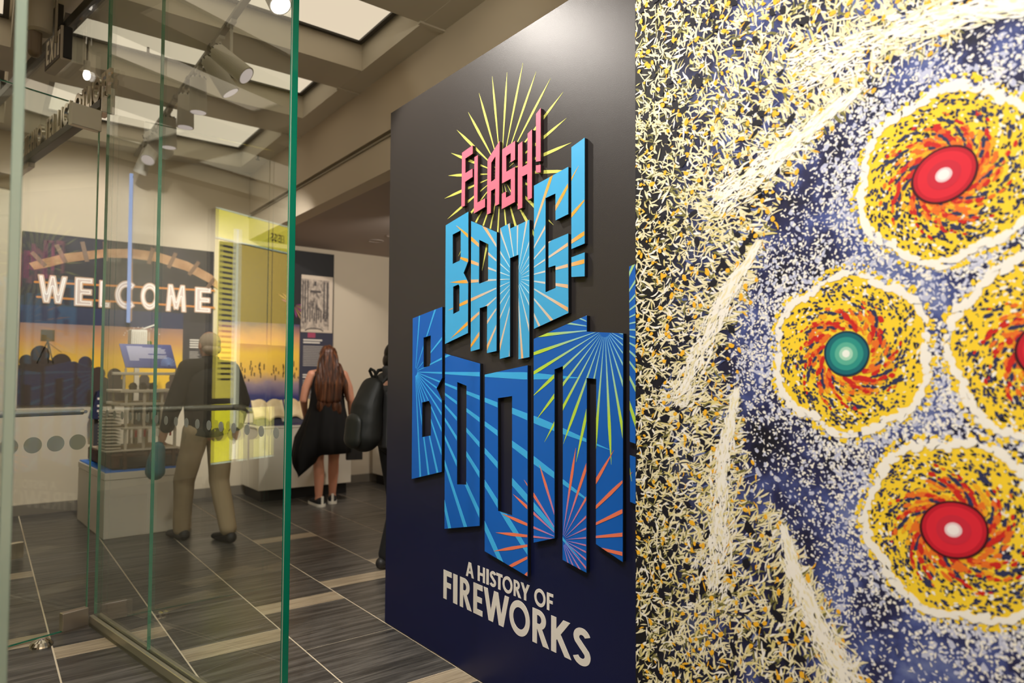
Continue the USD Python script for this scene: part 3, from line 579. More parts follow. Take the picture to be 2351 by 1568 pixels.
# ================================================================== lamps on the track
trk = thing('light_track', 'long grey ceiling track carrying the row of spotlights', 'light track', (1.2, 4, 3.62))
obj('track_body', bev(1.18, 1.22, -2, 7.9, 3.600, 3.628, .003), mat('track_grey', (120, 114, 102), .5), trk)
for y in (2.2, 3.6, 4.93, 6.2, 7.85): obj('hanger', cyl((1.2, y, 3.628), (1.2, y, 3.66), .008), LOOKS['track_grey'], trk)
for y in (4.95, 5.6, 6.05): obj('track_joint', bev(1.176, 1.224, y-.03, y+.03, 3.594, 3.632, .003), DARKM, trk)
LENS = emit('lamp_lens_on', (255, 240, 228), 9.0); LENSD = emit('lamp_lens_edge', (214, 196, 190), .8)
def lamp(pivot, aim, label, on=1, R=.062, L=.25, vertical_stem=True, top=3.6, louvre=True):
    p = np.asarray(pivot, float); a = np.asarray(aim, float)-p; a /= np.linalg.norm(a)
    t = thing('spotlight', label, 'spotlight', p, group='track spotlights')
    obj('housing', [cyl(p-a*L*.45, p+a*L*.5, R*.9, 28, R), cyl(p-a*L*.52, p-a*L*.45, R*.72, 28, R*.9)], GREYF, t)
    obj('lens', cyl(p+a*L*.502, p+a*(L*.502+.004), R*.86, 28), LENS if on == 2 else LENSD, t)
    obj('rim', [cyl(p+a*L*.49, p+a*(L*.51), R*1.01, 28)], GREYF, t)
    if louvre:
        s = np.cross(a, (0, 0, 1) if abs(a[2]) < .95 else (1, 0, 0)); s /= np.linalg.norm(s); w = np.cross(a, s)
        for k in range(9):
            an = k*2*math.pi/9; c = p-a*L*.50+(s*math.cos(an)+w*math.sin(an))*R*.80
            obj('vent_slot', cyl(c-a*.006, c+a*.02, R*.09, 8), BLACK, t)
    obj('stem', cyl((p[0], p[1], p[2]+.02), (p[0], p[1], top-.0), .010, 12), GREYF, t)
    obj('track_adapter', bev(p[0]-.018, p[0]+.018, p[1]-.05, p[1]+.05, top-.022, top-.0005, .003), GREYF, t)
    return t
lamp((1.2, 4.47, 3.33), (1.95, 3.9, 2.55), 'grey spotlight aimed right, its lens rim bright, largest of the track row')
lamp((1.2, 4.74, 3.345), (1.9, 4.6, 2.3), 'grey spotlight aimed down right, just behind the largest one')
lamp((1.2, 5.31, 3.40), (1.28, 5.4, 1), 'grey cylinder spotlight pointing straight down, third along the track')
lamp((1.2, 5.70, 3.40), (1.2, 5.75, 1), 'grey cylinder spotlight pointing straight down, fourth along the track')
lamp((1.2, 6.30, 3.40), (1.25, 6.35, 1), 'grey cylinder spotlight seen dark against the bright laylight')
lamp((1.2, 6.75, 3.42), (2.1, 7.3, 2.9), 'grey spotlight turned right, near the end of the track')
lamp((1.2, 7.05, 3.43), (.9, 6.6, 2.7), 'grey spotlight tilted toward the glass, near the end of the track')
lamp((1.2, 7.4, 3.43), (.85, 7.9, 2.2), 'grey spotlight tilted at the back wall, last on the track')
lamp((1.2, 3.70, 3.46), (1.6, 2.7, 1.8), 'lit spotlight at the top of the picture, its lens glaring', on=2)
lamp((1.2, 3.22, 3.38), (1.65, 2.4, 1.5), 'grey spotlight at the very top beside the green glass edge')
pd = onz(91, 40, 3.5)
dl = thing('wall_speaker', 'beige cylinder fixture with a lamp bracket hanging at the upper left', 'ceiling fixture', (pd[0], pd[1], 3.3))
obj('cylinder', lathe([(.0001, 3.40), (.055, 3.40), (.068, 3.415), (.068, ZB), (.0001, ZB)], (pd[0], pd[1], 0)), mat('fixture_beige', (150, 142, 126), .6), dl)
obj('bracket', [cyl((pd[0]-.02, pd[1], 3.28), (pd[0]-.02, pd[1], 3.41), .036, 16), xf(trimesh.creation.icosphere(3, .036), trimesh.transformations.translation_matrix((pd[0]-.02, pd[1], 3.285)))], mat('bracket_brown', (96, 82, 66), .5), dl)
obj('conduit', cyl((pd[0]+.085, pd[1]+.02, 3.38), (pd[0]+.085, pd[1]+.02, ZB), .008), LOOKS['fixture_beige'], dl)
be = onA(150, 158) - AN*-.12
bl = thing('emergency_lamp', 'small glaring white lamp below the EXIT sign', 'lamp', be)
obj('bulb', xf(trimesh.creation.icosphere(3, .026), frame(be, AD) @ np.diag([1.0, .8, 1.25, 1])), LENS, bl)
obj('bulb_holder', cyl(be+np.array([0, 0, .025]), be+np.array([0, 0, .09]), .02), GREYF, bl)
obj('arm', cyl(be+np.array([0, 0, .085]), [be[0], be[1], ZR+.005], .006), DARKM, bl)
for px, py in ((592, 364), (340, 120)):
    p = onz(px, py, ZB-.03); q = thing('sprinkler', 'small brass ceiling sprinkler under the beam by the bulkhead' if px > 500 else 'small ceiling sprinkler under the beam near the glass door', 'sprinkler', p)
    obj('pipe', cyl(p, (p[0], p[1], ZB+.004), .009), DARKM, q); obj('deflector', lathe([(.0001, -.012), (.022, -.012), (.022, -.008), (.0001, -.006)], p), DARKM, q)

# ================================================================== gallery walls and exhibits
def wp(x, y, Y=YB): p = ony(x, y, Y); return np.array([p[0], p[2]])
def wall_poly(pts, Y, y0, y1): return on_yplane(Polygon(pts).buffer(0), Y-y1, Y-y0)
YW = YB-.03
wm = thing('welcome_mural', 'wall mural of a lit WELCOME arch over a yellow dusk crowd', 'mural', (1.0, YW, 1.0))
WX0, WX1, WZ0, WZ1, WZM = .272, 2.0, 1.045, 2.712, 1.835
LOOKS['mural_dark'] = mat('mural_dark', (34, 30, 32), .6, vary=((46, 44, 58), 2.2))
LOOKS['mural_dusk'] = usdkit.material(stage, '/World/Looks/mural_dusk', {'g': ('geometry', {}), 's': ('separate_xyz', {}), 'n': ('noise_texture', dict(scale=3.0, detail=5.0)), 'a': ('math', dict(math_type='multiply_add', value2=.16, value3=-.08)),
    'b': ('math', dict(math_type='add')), 'm': ('map_range', dict(from_min=WZ0, from_max=WZM)), 'r': ('rgb_ramp', dict(ramp=[(0, lin((240, 190, 40))), (.35, lin((246, 196, 36))), (.6, lin((238, 190, 62))), (.8, lin((206, 150, 92))), (1, lin((150, 118, 112)))])), 'p': ('principled_bsdf', dict(roughness=.6))},
    [('g.position', 's.vector'), ('g.position', 'n.vector'), ('n.fac', 'a.value1'), ('a.value', 'b.value1'), ('s.z', 'b.value2'), ('b.value', 'm.value'), ('m.result', 'r.fac'), ('r.color', 'p.base_color')], surface='p.BSDF')
obj('board', bx(WX0, WX1, YW, YB-.001, WZ0, WZ1), LOOKS['mural_dark'], wm)
obj('dusk_print', bx(WX0, 1.70, YW-.001, YW, WZ0, WZM), LOOKS['mural_dusk'], wm)
obj('blue_band', bx(WX0, 1.70, YW-.0008, YW, WZM, WZM+.17), mat('mural_blue', (38, 48, 84), .6), wm)
obj('text_panel', bx(1.70, WX1, YW-.0012, YW, WZ0, WZM+.08), mat('mural_text_ground', (50, 46, 52), .6), wm)
SIL = mat('silhouette', (62, 48, 40), .7)
def circ(c, r, sx=1, sz=1): return affinity.scale(Point(c).buffer(r, 12), sx, sz)
heads = [((92, 815), 22), ((60, 830), 16), ((140, 835), 24), ((168, 846), 17), ((195, 834), 17), ((225, 858), 17), ((262, 862), 18), ((330, 872), 14), ((400, 868), 16), ((420, 880), 14)]
S_ = abs(wp(200, 800)[0]-wp(201, 800)[0])
crowd = [sbox(WX0, WZ0, 1.70, WZ0+.13)]
for (c, r) in heads:
    p = wp(*c); R = r*S_; crowd += [circ(p, R, .95, 1.1), sbox(p[0]-R*1.5, WZ0, p[0]+R*1.5, p[1]-R*1.1), circ((p[0], p[1]-R*1.25), R*1.5, 1, .6)]
obj('crowd_silhouette', on_yplane(unary_union(crowd).intersection(sbox(WX0, WZ0, 1.70, WZM)), YW-.002, YW-.001), SIL, wm)
cp = wp(110, 770); q = S_
camsil = unary_union([sbox(cp[0]-16*q, cp[1]-16*q, cp[0]+14*q, cp[1]+14*q)] + [LineString([(cp[0], cp[1]-14*q), (cp[0]+dx*q, cp[1]-72*q)]).buffer(1.6*q) for dx in (-22, 2, 12)] + [LineString([(cp[0]+4*q, cp[1]-22*q), (cp[0]+30*q, cp[1]-44*q)]).buffer(.6*q)])
obj('camera_silhouette', on_yplane(camsil, YW-.002, YW-.001), mat('silhouette_olive', (110, 92, 54), .7), wm)
# arch of boards with hanging tubes
TIM = mat('arch_timber', (164, 122, 84), .6, vary=((190, 150, 112), 9)); TUBE = mat('arch_tube', (120, 92, 70), .5)
top = [(66, 605), (100, 595), (150, 583), (240, 573), (300, 572), (360, 580), (430, 602), (485, 632), (498, 648)]
bot = [(498, 664), (478, 650), (425, 622), (360, 602), (300, 594), (240, 592), (150, 604), (103, 616), (78, 620)]
obj('arch_board', on_yplane(Polygon([wp(*p) for p in top+bot]).buffer(0), YW-.003, YW-.001), TIM, wm)
for (a, b) in (((72, 580), (104, 612)), ((129, 563), (150, 604)), ((188, 556), (199, 602)), ((240, 556), (242, 600)), ((298, 560), (298, 603)), ((350, 570), (340, 607)), ((402, 582), (385, 616)), ((455, 602), (432, 632)), ((490, 640), (474, 662))):
    obj('firework_tube', on_yplane(LineString([wp(*a), wp(*b)]).buffer(5.2*S_, cap_style=2), YW-.0062, YW-.003), TUBE, wm)
for a, b, w in (((80, 648), (490, 668), 2.6), ((85, 682), (490, 707), 2.6)): obj('sign_rail', on_yplane(LineString([wp(*a), wp(*b)]).buffer(w*S_), YW-.0024, YW-.001), mat('rail_orange', (214, 138, 62), .6), wm)
obj('sign_post', on_yplane(LineString([wp(299, 598), wp(297, 735)]).buffer(5*S_), YW-.0022, YW-.001), TIM, wm)
wl = [('W', 86, 153, 637, 694), ('E', 171, 212, 641, 701), ('L', 227, 252, 647, 705), ('C', 263, 308, 648, 708), ('O', 322, 362, 653, 710), ('M', 380, 426, 657, 714), ('E', 446, 482, 663, 716)]
HAL = mat('letter_halo', (214, 170, 128), .6); INGLOW = mat('letter_glow', (252, 246, 240), .5, emission_color=(1, .93, .86), emission_strength=.35); NEI = mat('letter_fill', (226, 206, 198), .5)  # printed letters; their inner line is given a faint glow of its own
for ch, xa, xb, ya, yb in wl:
    g = glyph(ch); b = g.bounds; p0_, p1_ = wp(xa, yb), wp(xb, ya)
    g = affinity.translate(affinity.scale(affinity.translate(g, -b[0], -b[1]), (p1_[0]-p0_[0])/(b[2]-b[0]), (p1_[1]-p0_[1])/(b[3]-b[1]), origin=(0, 0)), p0_[0], p0_[1])
    obj('welcome_letter', on_yplane(g.buffer(2.0*S_), YW-.0034, YW-.0024), HAL, wm); obj('welcome_letter', on_yplane(g.buffer(.6*S_), YW-.0042, YW-.0034), NEI, wm)
    inn = g.buffer(-2.2*S_)
    if inn.area > 0: obj('welcome_letter', on_yplane(inn.difference(inn.buffer(-1.6*S_)), YW-.005, YW-.0042), INGLOW, wm)
PINKP = mat('print_plum', (84, 34, 66), .6)
for a, b in (((54, 575), (66, 640)), ((72, 560), (80, 622)), ((100, 552), (108, 640)), ((66, 580), (72, 590)), ((108, 552), (124, 560)), ((118, 560), (124, 622))):
    (x0_, z1_), (x1_, z0_) = wp(*a), wp(*b); obj('pink_print', bx(max(x0_, WX0+.002), x1_, YW-.0009, YW, z0_, z1_), PINKP, wm)
TXT = mat('print_text_grey', (176, 168, 160), .6)
def textlines(parent, x0, x1, z1, n, pitch, Y, m=TXT, h=.45, seed=0):
    """rows of print too small to read"""
    r = np.random.default_rng(seed)
    obj('text_lines', [bx(x0, x0+(x1-x0)*r.uniform(.72, 1), Y-.0006, Y, z1-k*pitch-pitch*h, z1-k*pitch) for k in range(n)], m, parent, kind='stuff')
textlines(wm, 1.77, 1.96, 1.73, 4, .026, YW-.0012, INKW, .6, 1); textlines(wm, 1.77, 1.88, 1.60, 6, .017, YW-.0012, TXT, .5, 2); textlines(wm, 1.77, 1.86, 1.47, 9, .017, YW-.0012, TXT, .5, 3)
for k in range(26):
    a = rad(200+k*7); c = wp(325, 800); obj('spark_dots', circ((c[0]+.16*math.cos(-a), c[1]+.2+.08*math.sin(-a)), .006, 1, 1) and on_yplane(circ((c[0]+.17*math.cos(a)*-1, c[1]+.12+.10*abs(math.sin(a))), .005), YW-.003, YW-.001), INKW, wm) if k % 2 == 0 else None

# right-hand graphic wall: night sky, engraving, dusk shore, text
gr = thing('graphic_panel', 'tall dark graphic panel with an engraving above blue text and a dusk shore', 'wall panel', (2.8, YW, 1.1))
GX0, GX1 = 2.06, 3.405; GZ0, GZ1 = .93, 2.84
obj('board', bx(GX0, GX1, YW, YB-.001, GZ0, GZ1), mat('graphic_black', (10, 9, 13), .6), gr)
LOOKS['shore'] = usdkit.material(stage, '/World/Looks/shore', {'g': ('geometry', {}), 's': ('separate_xyz', {}), 'n': ('noise_texture', dict(scale=4.0, detail=5.0)), 'a': ('math', dict(math_type='multiply_add', value2=.2, value3=-.1)),
    'b': ('math', dict(math_type='add')), 'm': ('map_range', dict(from_min=.93, from_max=1.95)), 'r': ('rgb_ramp', dict(ramp=[(0, lin((30, 34, 92))), (.16, lin((44, 48, 110))), (.3, lin((150, 128, 140))), (.42, lin((236, 184, 76))), (.66, lin((246, 198, 66))), (.82, lin((214, 150, 104))), (1, lin((70, 66, 104)))])), 'p': ('principled_bsdf', dict(roughness=.6))},
    [('g.position', 's.vector'), ('g.position', 'n.vector'), ('n.fac', 'a.value1'), ('a.value', 'b.value1'), ('s.z', 'b.value2'), ('b.value', 'm.value'), ('m.result', 'r.fac'), ('r.color', 'p.base_color')], surface='p.BSDF')
obj('dusk_shore_print', bx(GX0, 2.985, YW-.001, YW, GZ0, 1.95), LOOKS['shore'], gr)
obj('text_panel', bx(2.985, GX1, YW-.001, YW, GZ0, 1.86), mat('graphic_navy', (52, 52, 70), .6), gr)
r_ = np.random.default_rng(5)
obj('figure_specks', [bx(x, x+.012, YW-.0022, YW-.001, z, z+h) for x, z, h in zip(r_.uniform(GX0, 2.97, 60), r_.uniform(1.27, 1.46, 60), r_.uniform(.02, .07, 60))], SIL, gr, kind='stuff')
e0, e1 = wp(690, 640), wp(762, 750)
obj('engraving', bx(e0[0], GX1-.012, YW-.002, YW-.0005, 1.865, 2.555), usdkit.material(stage, '/World/Looks/engraving', {'g': ('geometry', {}), 'm': ('mapping', dict(scale=(9, 9, 5))), 'n': ('noise_texture', dict(scale=1.6, detail=8.0, roughness=.72, distortion=1.2)), 'r': ('rgb_ramp', dict(ramp=[(.38, lin((92, 84, 80))), (.5, lin((178, 164, 150))), (.62, lin((212, 196, 178)))])), 'p': ('principled_bsdf', dict(roughness=.7))},
    [('g.position', 'm.vector'), ('m.vector', 'n.vector'), ('n.fac', 'r.fac'), ('r.color', 'p.base_color')], surface='p.BSDF'), gr)
ENG = mat('engraving_ink', (84, 78, 76), .7); PAPER = mat('engraving_paper', (214, 198, 178), .7)
ex0 = e0[0]; ew = GX1-.012-ex0
def ebox(a, b, c, d, m=ENG, k=0): obj('engraved_figure', bx(ex0+ew*a, ex0+ew*b, YW-.0026-.0003*k, YW-.002, 1.865+.69*c, 1.865+.69*d), m, gr)
ebox(0, 1, .93, 1, PAPER); ebox(0, 1, 0, .05, PAPER); ebox(.88, 1, .05, .93, PAPER)
for a, b in ((.03, .07), (.1, .14), (.19, .22), (.70, .74), (.80, .86)): ebox(a, b, .25, .9)
ebox(.28, .62, .70, .74); ebox(.4, .47, .82, .9, ENG, 1)
for k in range(9): a = .12+.07*k; ebox(a, a+.035, .16+.02*((k*3) % 5), .34+.05*((k*7) % 4), ENG, 1)
obj('engraved_figure', on_yplane(seg(*[(ex0+ew*(.42+.28*math.cos(t)), 1.865+.69*(.02+.05*math.sin(t))) for t in np.linspace(0, math.pi, 12)], w=.014), YW-.003, YW-.002), ENG, gr)
obj('pink_tab', bx(ex0+ew*.22, ex0+ew*.46, YW-.002, YW-.001, 1.80, 1.86), mat('pink_tab', (168, 66, 96), .6), gr)
textlines(gr, 3.03, 3.27, 1.78, 2, .03, YW-.001, INKW, .6, 4); textlines(gr, 3.03, 3.30, 1.70, 12, .021, YW-.001, TXT, .5, 5); textlines(gr, 3.03, 3.3, 1.36, 2, .028, YW-.001, INKW, .6, 6); textlines(gr, 3.03, 3.30, 1.29, 12, .021, YW-.001, TXT, .5, 7)
bc = wp(672, 700)
for k in range(13):
    a = rad(-75+13*k if k < 7 else 100+12*(k-7)); col = mat('spark_gold', (196, 150, 96), .6) if k % 3 else mat('spark_violet', (168, 60, 140), .6)
    obj('firework_ray', on_yplane(ray_poly(bc, a, .03, .16+.03*(k % 3), .012), YW-.0012, YW-.0002), col, gr)
bp_ = thing('graphic_panel', 'dark blue text panel at the far left of the back wall', 'wall panel', (.0, YW, 1.1))
obj('board', bx(-.62, .075, YW, YB-.001, 1.12, 2.02), mat('graphic_blue', (30, 42, 92), .6), bp_)
textlines(bp_, -.3, .055, 1.95, 20, .034, YW-.0004, mat('text_pale', (170, 180, 205), .6), .4, 8)
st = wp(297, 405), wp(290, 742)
lt = thing('reflection_streak', 'slim pale blue glowing tube added in place of a reflection streak over the WELCOME mural', 'lamp', (st[0][0], YB-.12, 1.8))  # added glowing tube imitates a reflection streak; no lamp hangs here
obj('tube', cyl((st[1][0], YB-.12, st[1][1]), (st[0][0], YB-.12, st[0][1]), .017, 14), emit('streak_glow', (178, 200, 255), .85), lt)
for z in (st[1][1]+.03, st[0][1]-.03): obj('streak_clip', bx(st[1][0]-.012, st[1][0]+.012, YB-.13, YB-.038, z-.012, z+.012), DARKM, lt)

# central plinth with the model
PF = frame((.81, 6.43, 0), (1, .075, 0)); PW, PD_, PH = .68, 1.07, .545
def pl(x0, x1, y0, y1, z0, z1, r=.003): return xf(bev(x0, x1, y0, y1, z0, z1, r), PF)
pn = thing('plinth', 'white box plinth with a blue top edge, carrying the pier model', 'plinth', (1.1, 6.9, 0))
obj('box', pl(0, PW, 0, PD_, .001, PH-.07), WHITE, pn); obj('top_slab', pl(-.002, PW+.002, -.002, PD_+.002, PH-.066, PH-.008), WHITE, pn)
obj('blue_mat', pl(.006, PW-.006, .006, PD_-.006, PH-.009, PH+.004), mat('mat_blue', (22, 112, 206), .5), pn)
WOODB = mat('bark_brown', (92, 62, 42), .8, bump=(40, .8, .01), vary=((60, 40, 28), 14)); CREAMW = mat('model_cream', (206, 196, 176), .6); REDS = mat('bunting_red', (158, 38, 34), .6)
mo = thing('pier_model', 'architectural pier model of cream decks and posts on a rough brown base', 'model', (1.12, 6.95, PH+.005))
zb = PH+.005
nb = pl(.06, PW-.04, .07, PD_-.06, zb, zb+.13, .015)
obj('brown_base', nb, WOODB, mo); obj('dark_recess', pl(.12, PW-.02, .055, .09, zb+.015, zb+.10), mat('model_dark', (34, 26, 22), .7), mo)
for x in (.14, .33, .52, .6): obj('base_post', pl(x, x+.03, .045, .075, zb, zb+.14), WOODB, mo)
for z, x0, x1, th in ((.145, .02, .60, .014), (.33, .14, .56, .016), (.53, .12, .60, .024), (.64, .12, .62, .022)):
    obj('deck', pl(x0, x1, .1, .62, zb+z, zb+z+th), CREAMW, mo)
for x in (.16, .3, .44, .55):
    for y in (.12, .58): obj('tower_post', pl(x, x+.022, y, y+.022, zb+.14, zb+.66), CREAMW, mo)
for k in range(12): obj('grille_slat', pl(.02, .135, .11, .4, zb+.17+.028*k, zb+.182+.028*k, .001), CREAMW, mo)
for k in range(10): obj('bunting_stripe', pl(.2+.034*k, .217+.034*k, .088, .098, zb+.262, zb+.322, .001), REDS if k % 2 else INKW, mo)
for k in range(16): obj('railing_baluster', pl(.17+.024*k, .176+.024*k, .1, .106, zb+.41, zb+.47, .001), CREAMW, mo)
obj('stage_back', pl(.30, .55, .4, .43, zb+.35, zb+.53), mat('model_grey', (92, 88, 80), .6), mo)
for a, b in (((.33, .36), (.36, .53)), ((.38, .53), (.44, .36))): obj('brace', xf(cyl((a[0], .16, zb+a[1]), (b[0], .16, zb+b[1]), .006, 8), PF), mat('brace_dark', (40, 36, 32), .6), mo)
for k, x in enumerate((.26, .34, .42)): obj('figurine', xf(lathe([(.0001, 0), (.03, 0), (.034, .03), (.02, .055), (.0001, .062)], (x, .3, zb+.664+.0)), PF), mat('figurine_brown', (70, 48, 34), .6), mo)
for x in (.14, .58): obj('upper_post', pl(x, x+.02, .12, .14, zb+.66, zb+.80), CREAMW, mo)
obj('upper_rail', pl(.06, .66, .11, .14, zb+.79, zb+.815), CREAMW, mo)
i0 = [ony(*q, 6.56) for q in ((278, 788), (398, 791), (406, 846), (288, 843))]
sg = thing('info_sign', 'slanted blue information sign with a sunburst corner, above the pier model', 'sign', i0[3])
v = np.array([i0[0]+(0, .10, 0), i0[1]+(0, .10, 0), i0[2], i0[3]]); nrm = np.cross(v[1]-v[0], v[3]-v[0]); nrm /= np.linalg.norm(nrm)
if nrm[1] > 0: nrm = -nrm
def quad(P, t, off=0):
    P = np.asarray(P)+nrm*off; Q = P-nrm*t; return trimesh.convex.convex_hull(np.vstack([P, Q]))
obj('sign_board', quad(v, .008), mat('sign_blue', (52, 62, 132), .5), sg)
bl_ = lambda a, b: (v[0]*(1-a)+v[1]*a)*(1-b)+(v[3]*(1-a)+v[2]*a)*b
def signbar(a0, a1, b0, b1, m): obj('print_block', quad([bl_(a0, b0), bl_(a1, b0), bl_(a1, b1), bl_(a0, b1)], .001, .0012), m, sg)
obj('text_lines', [quad([bl_(.12, b), bl_(a1, b), bl_(a1, b+.03), bl_(.12, b+.03)], .001, .0012) for b, a1 in zip(np.arange(.1, .68, .052), (.42, .78, .86, .84, .86, .85, .5, .86, .84, .86, .3, .3))], mat('sign_text', (196, 194, 214), .6), sg, kind='stuff')
for k in range(14):
    a = rad(170-k*13); c = np.array([.86, .93]); pts = []
    for r, w in ((.04, .004), (.2, .012)):
        for s in (-1, 1): pts.append(bl_(min(c[0]+.8*r*math.cos(a)-s*w*math.sin(a), 1), max(0, min(c[1]-2.0*r*math.sin(a)-s*w*math.cos(a), 1))))
    if math.sin(a) > .05: obj('sunburst_ray', quad([pts[0], pts[1], pts[3], pts[2]], .001, .0012), mat('sign_ray', (128, 158, 222), .6), sg)
for x in (.16, .56): obj('support_leg', xf(cyl((x, .12, zb+.815), (x, .12, 1.40), .009, 10), PF), CREAMW, sg)
lb = [ony(300, 785, 7.2), ony(340, 757, 7.2)]
bxm = mo
hx0, hx1, hz0, hz1 = ony(297, 790, 7.2)[0], ony(333, 790, 7.2)[0], ony(315, 792, 7.2)[2]-.05, ony(315, 758, 7.2)[2]
obj('lantern_box', bev(hx0, hx1, 7.1, 7.3, hz0, hz1, .003), mat('model_white', (236, 232, 222), .5), bxm)
for k in range(9): obj('lantern_slat', bx(hx0+.008+.017*k, hx0+.014+.017*k, 7.094, 7.1, hz0+.03, hz1-.02), CREAMW, bxm)
lidm = frame((hx1-.03, 7.2, hz1+.002), (1, 0, .45)); obj('lid', xf(bev(0, .12, -.1, .1, 0, .012, .002), lidm), LOOKS['model_white'], bxm)
obj('green_block', bev(hx1+.004, hx1+.05, 7.15, 7.25, hz0, hz0+.09, .01), mat('model_green', (72, 128, 40), .6), bxm)
obj('lantern_stand', bev((hx0+hx1)/2-.02, (hx0+hx1)/2+.02, 7.18, 7.22, PH+.02, hz0+.001, .002), CREAMW, bxm)

# blue wedge stand left of the plinth
wq = ony(222, 945, 7.35)
ws = thing('display_wedge', 'dark blue wedge shaped stand with white tabs, left of the pier model', 'display stand', (wq[0], 7.35, 0))
wx = [ony(px, py, 7.75) for px, py in ((207, 962), (236, 962), (236, 895), (224, 900))]
obj('wedge', trimesh.convex.convex_hull(np.vstack([[(p[0], 7.75, p[2]) for p in wx], [(p[0], 7.92, p[2]) for p in wx]])), mat('wedge_navy', (22, 30, 66), .5), ws)
for z in (.02, .07, .14): obj('white_tab', bx(wx[1][0]-.05, wx[1][0]-.01, 7.744, 7.75, wx[1][2]+.05+z, wx[1][2]+.07+z), INKW, ws)
obj('post', bx(wx[0][0]+.04, wx[0][0]+.09, 7.80, 7.86, 0.001, wx[0][2]+.002), mat('wedge_post', (60, 60, 64), .5), ws)

# right plinth with open books
p2 = thing('plinth', 'white display plinth with a dark recessed base, carrying open books', 'plinth', (2.7, 7.6, 0))
obj('box', bev(2.32, 3.36, 7.30, 7.93, .125, .775, .004), WHITE, p2); obj('kick_recess', bx(2.36, 3.33, 7.36, 7.90, .001, .125), BLACK, p2)
obj('top_slab', bev(2.31, 3.37, 7.295, 7.935, .777, .80, .003), WHITE, p2)
obj('navy_mat', bx(2.33, 3.35, 7.32, 7.915, .80, .806), mat('mat_navy', (44, 46, 88), .6), p2)
PAGE = mat('old_page', (226, 206, 166), .7, vary=((206, 180, 136), 8)); CRD = mat('cradle_dark', (40, 40, 58), .5)
def book(cx, cy, label, w=.17, h=.22, tilt=.95):
    b = thing('open_book', label, 'book', (cx, cy, .806)); z = .81
    o = np.array([cx, cy, z+.05])
    for s in (-1, 1):
        n = 9; ts = np.linspace(0, 1, n); prof = [(s*w*t, .035*math.sin(math.pi*min(1, t*1.15))*(1-t*.5)+.03*t) for t in ts]
        v = []
        for hh in (0, h):
            for (x, zz) in prof: v.append(o+np.array([x, hh*math.cos(tilt), zz+hh*math.sin(tilt)]))
            for (x, zz) in prof: v.append(o+np.array([x, hh*math.cos(tilt)+.006, zz+hh*math.sin(tilt)-.02]))
        v = np.array(v); f = []
        for k in range(n-1):
            a = [k, k+1, 2*n+k+1, 2*n+k]; bq = [n+k, n+k+1, 3*n+k+1, 3*n+k]
            f += [a, bq[::-1], [k, n+k, n+k+1, k+1], [2*n+k, 2*n+k+1, 3*n+k+1, 3*n+k]]
        f += [[0, 2*n, 3*n, n], [n-1, 2*n-1, 4*n-1, 3*n-1]]
        obj('page_block', (v, np.array(f)), PAGE, b)
    obj('cradle', trimesh.convex.convex_hull(np.array([(cx-w*.8, cy-.01, .807), (cx+w*.8, cy-.01, .807), (cx-w*.8, cy+.16, .807), (cx+w*.8, cy+.16, .807), (cx-w*.8, cy+.02, z+.045), (cx+w*.8, cy+.02, z+.045), (cx-w*.8, cy+.15, z+.2), (cx+w*.8, cy+.15, z+.2)])), CRD, b)
b1 = ony(622, 952, 7.5); b2 = ony(690, 955, 7.5)
book(b1[0], 7.52, 'open antique book with curling cream pages, left of the green glass edge')
book(b2[0]+.06, 7.60, 'open antique book partly behind the woman with long hair')
p3 = thing('plinth', 'low white plinth at the far right beside the back wall', 'plinth', (4.2, 7.5, 0))
a3 = onz(858, 1108)
obj('box', bev(3.9, 4.7, 7.25, 7.85, .12, .62, .004), WHITE, p3); obj('kick_recess', bx(3.94, 4.66, 7.31, 7.82, .001, .12), BLACK, p3)

# ================================================================== lobby side: what the glass reflects
KO = np.array([-1.03, 5.48, 0]); KD = np.array([-.9965, .084, 0]); KF = frame(KO, KD)
def kb(a, b, z0, z1, f=0., t=.02): return xf(bx(a, b, f, f+t, z0, z1), KF)      # local +y of KF faces the entrance side
YEL = emit('kiosk_yellow', (255, 238, 76), 2.7); YELD = emit('kiosk_gold', (240, 200, 84), 2.5); YELB = emit('kiosk_bright', (255, 240, 40), 3.0); KLINE = emit('kiosk_line', (240, 255, 225), 1.8)
ki = thing('lit_kiosk', 'tall backlit yellow kiosk beyond the open door, seen mirrored in the glass wall', 'kiosk', KO)
obj('cabinet', kb(0, 1.7, .001, 2.74, -.10, .09), mat('kiosk_dark', (48, 44, 34), .6), ki)
obj('lit_header', kb(.004, 1.69, 2.50, 2.735, -.01, .004), YEL, ki); obj('lit_picture', kb(.24, 1.69, 1.62, 2.48, -.01, .004), YELD, ki); obj('lit_column', kb(.004, .22, 1.15, 2.48, -.01, .004), emit('kiosk_amber', (252, 226, 90), 2.3), ki)
obj('lit_base', kb(.004, .2, .62, 1.1, -.01, .004), YELB, ki); obj('lit_base', kb(.26, .66, .62, 1.06, -.01, .004), emit('kiosk_pale', (255, 240, 130), 2.4), ki)
for z in (2.736, 2.488): obj('lit_line', kb(0, 1.7, z, z+.012, -.004, .006), KLINE, ki)
obj('lit_line', kb(0, .2, .605, .618, -.004, .006), KLINE, ki); obj('lit_line', kb(.26, .66, .605, .618, -.004, .006), KLINE, ki)
for k in range(26): obj('louvre', kb(.05, .17, 1.3+.045*k, 1.318+.045*k, -.004, .012), mat('louvre_brown', (90, 76, 30), .6), ki)
obj('white_post', kb(.185, .225, .63, 2.6, .0, .02), emit('kiosk_post', (255, 246, 214), 2.8), ki)
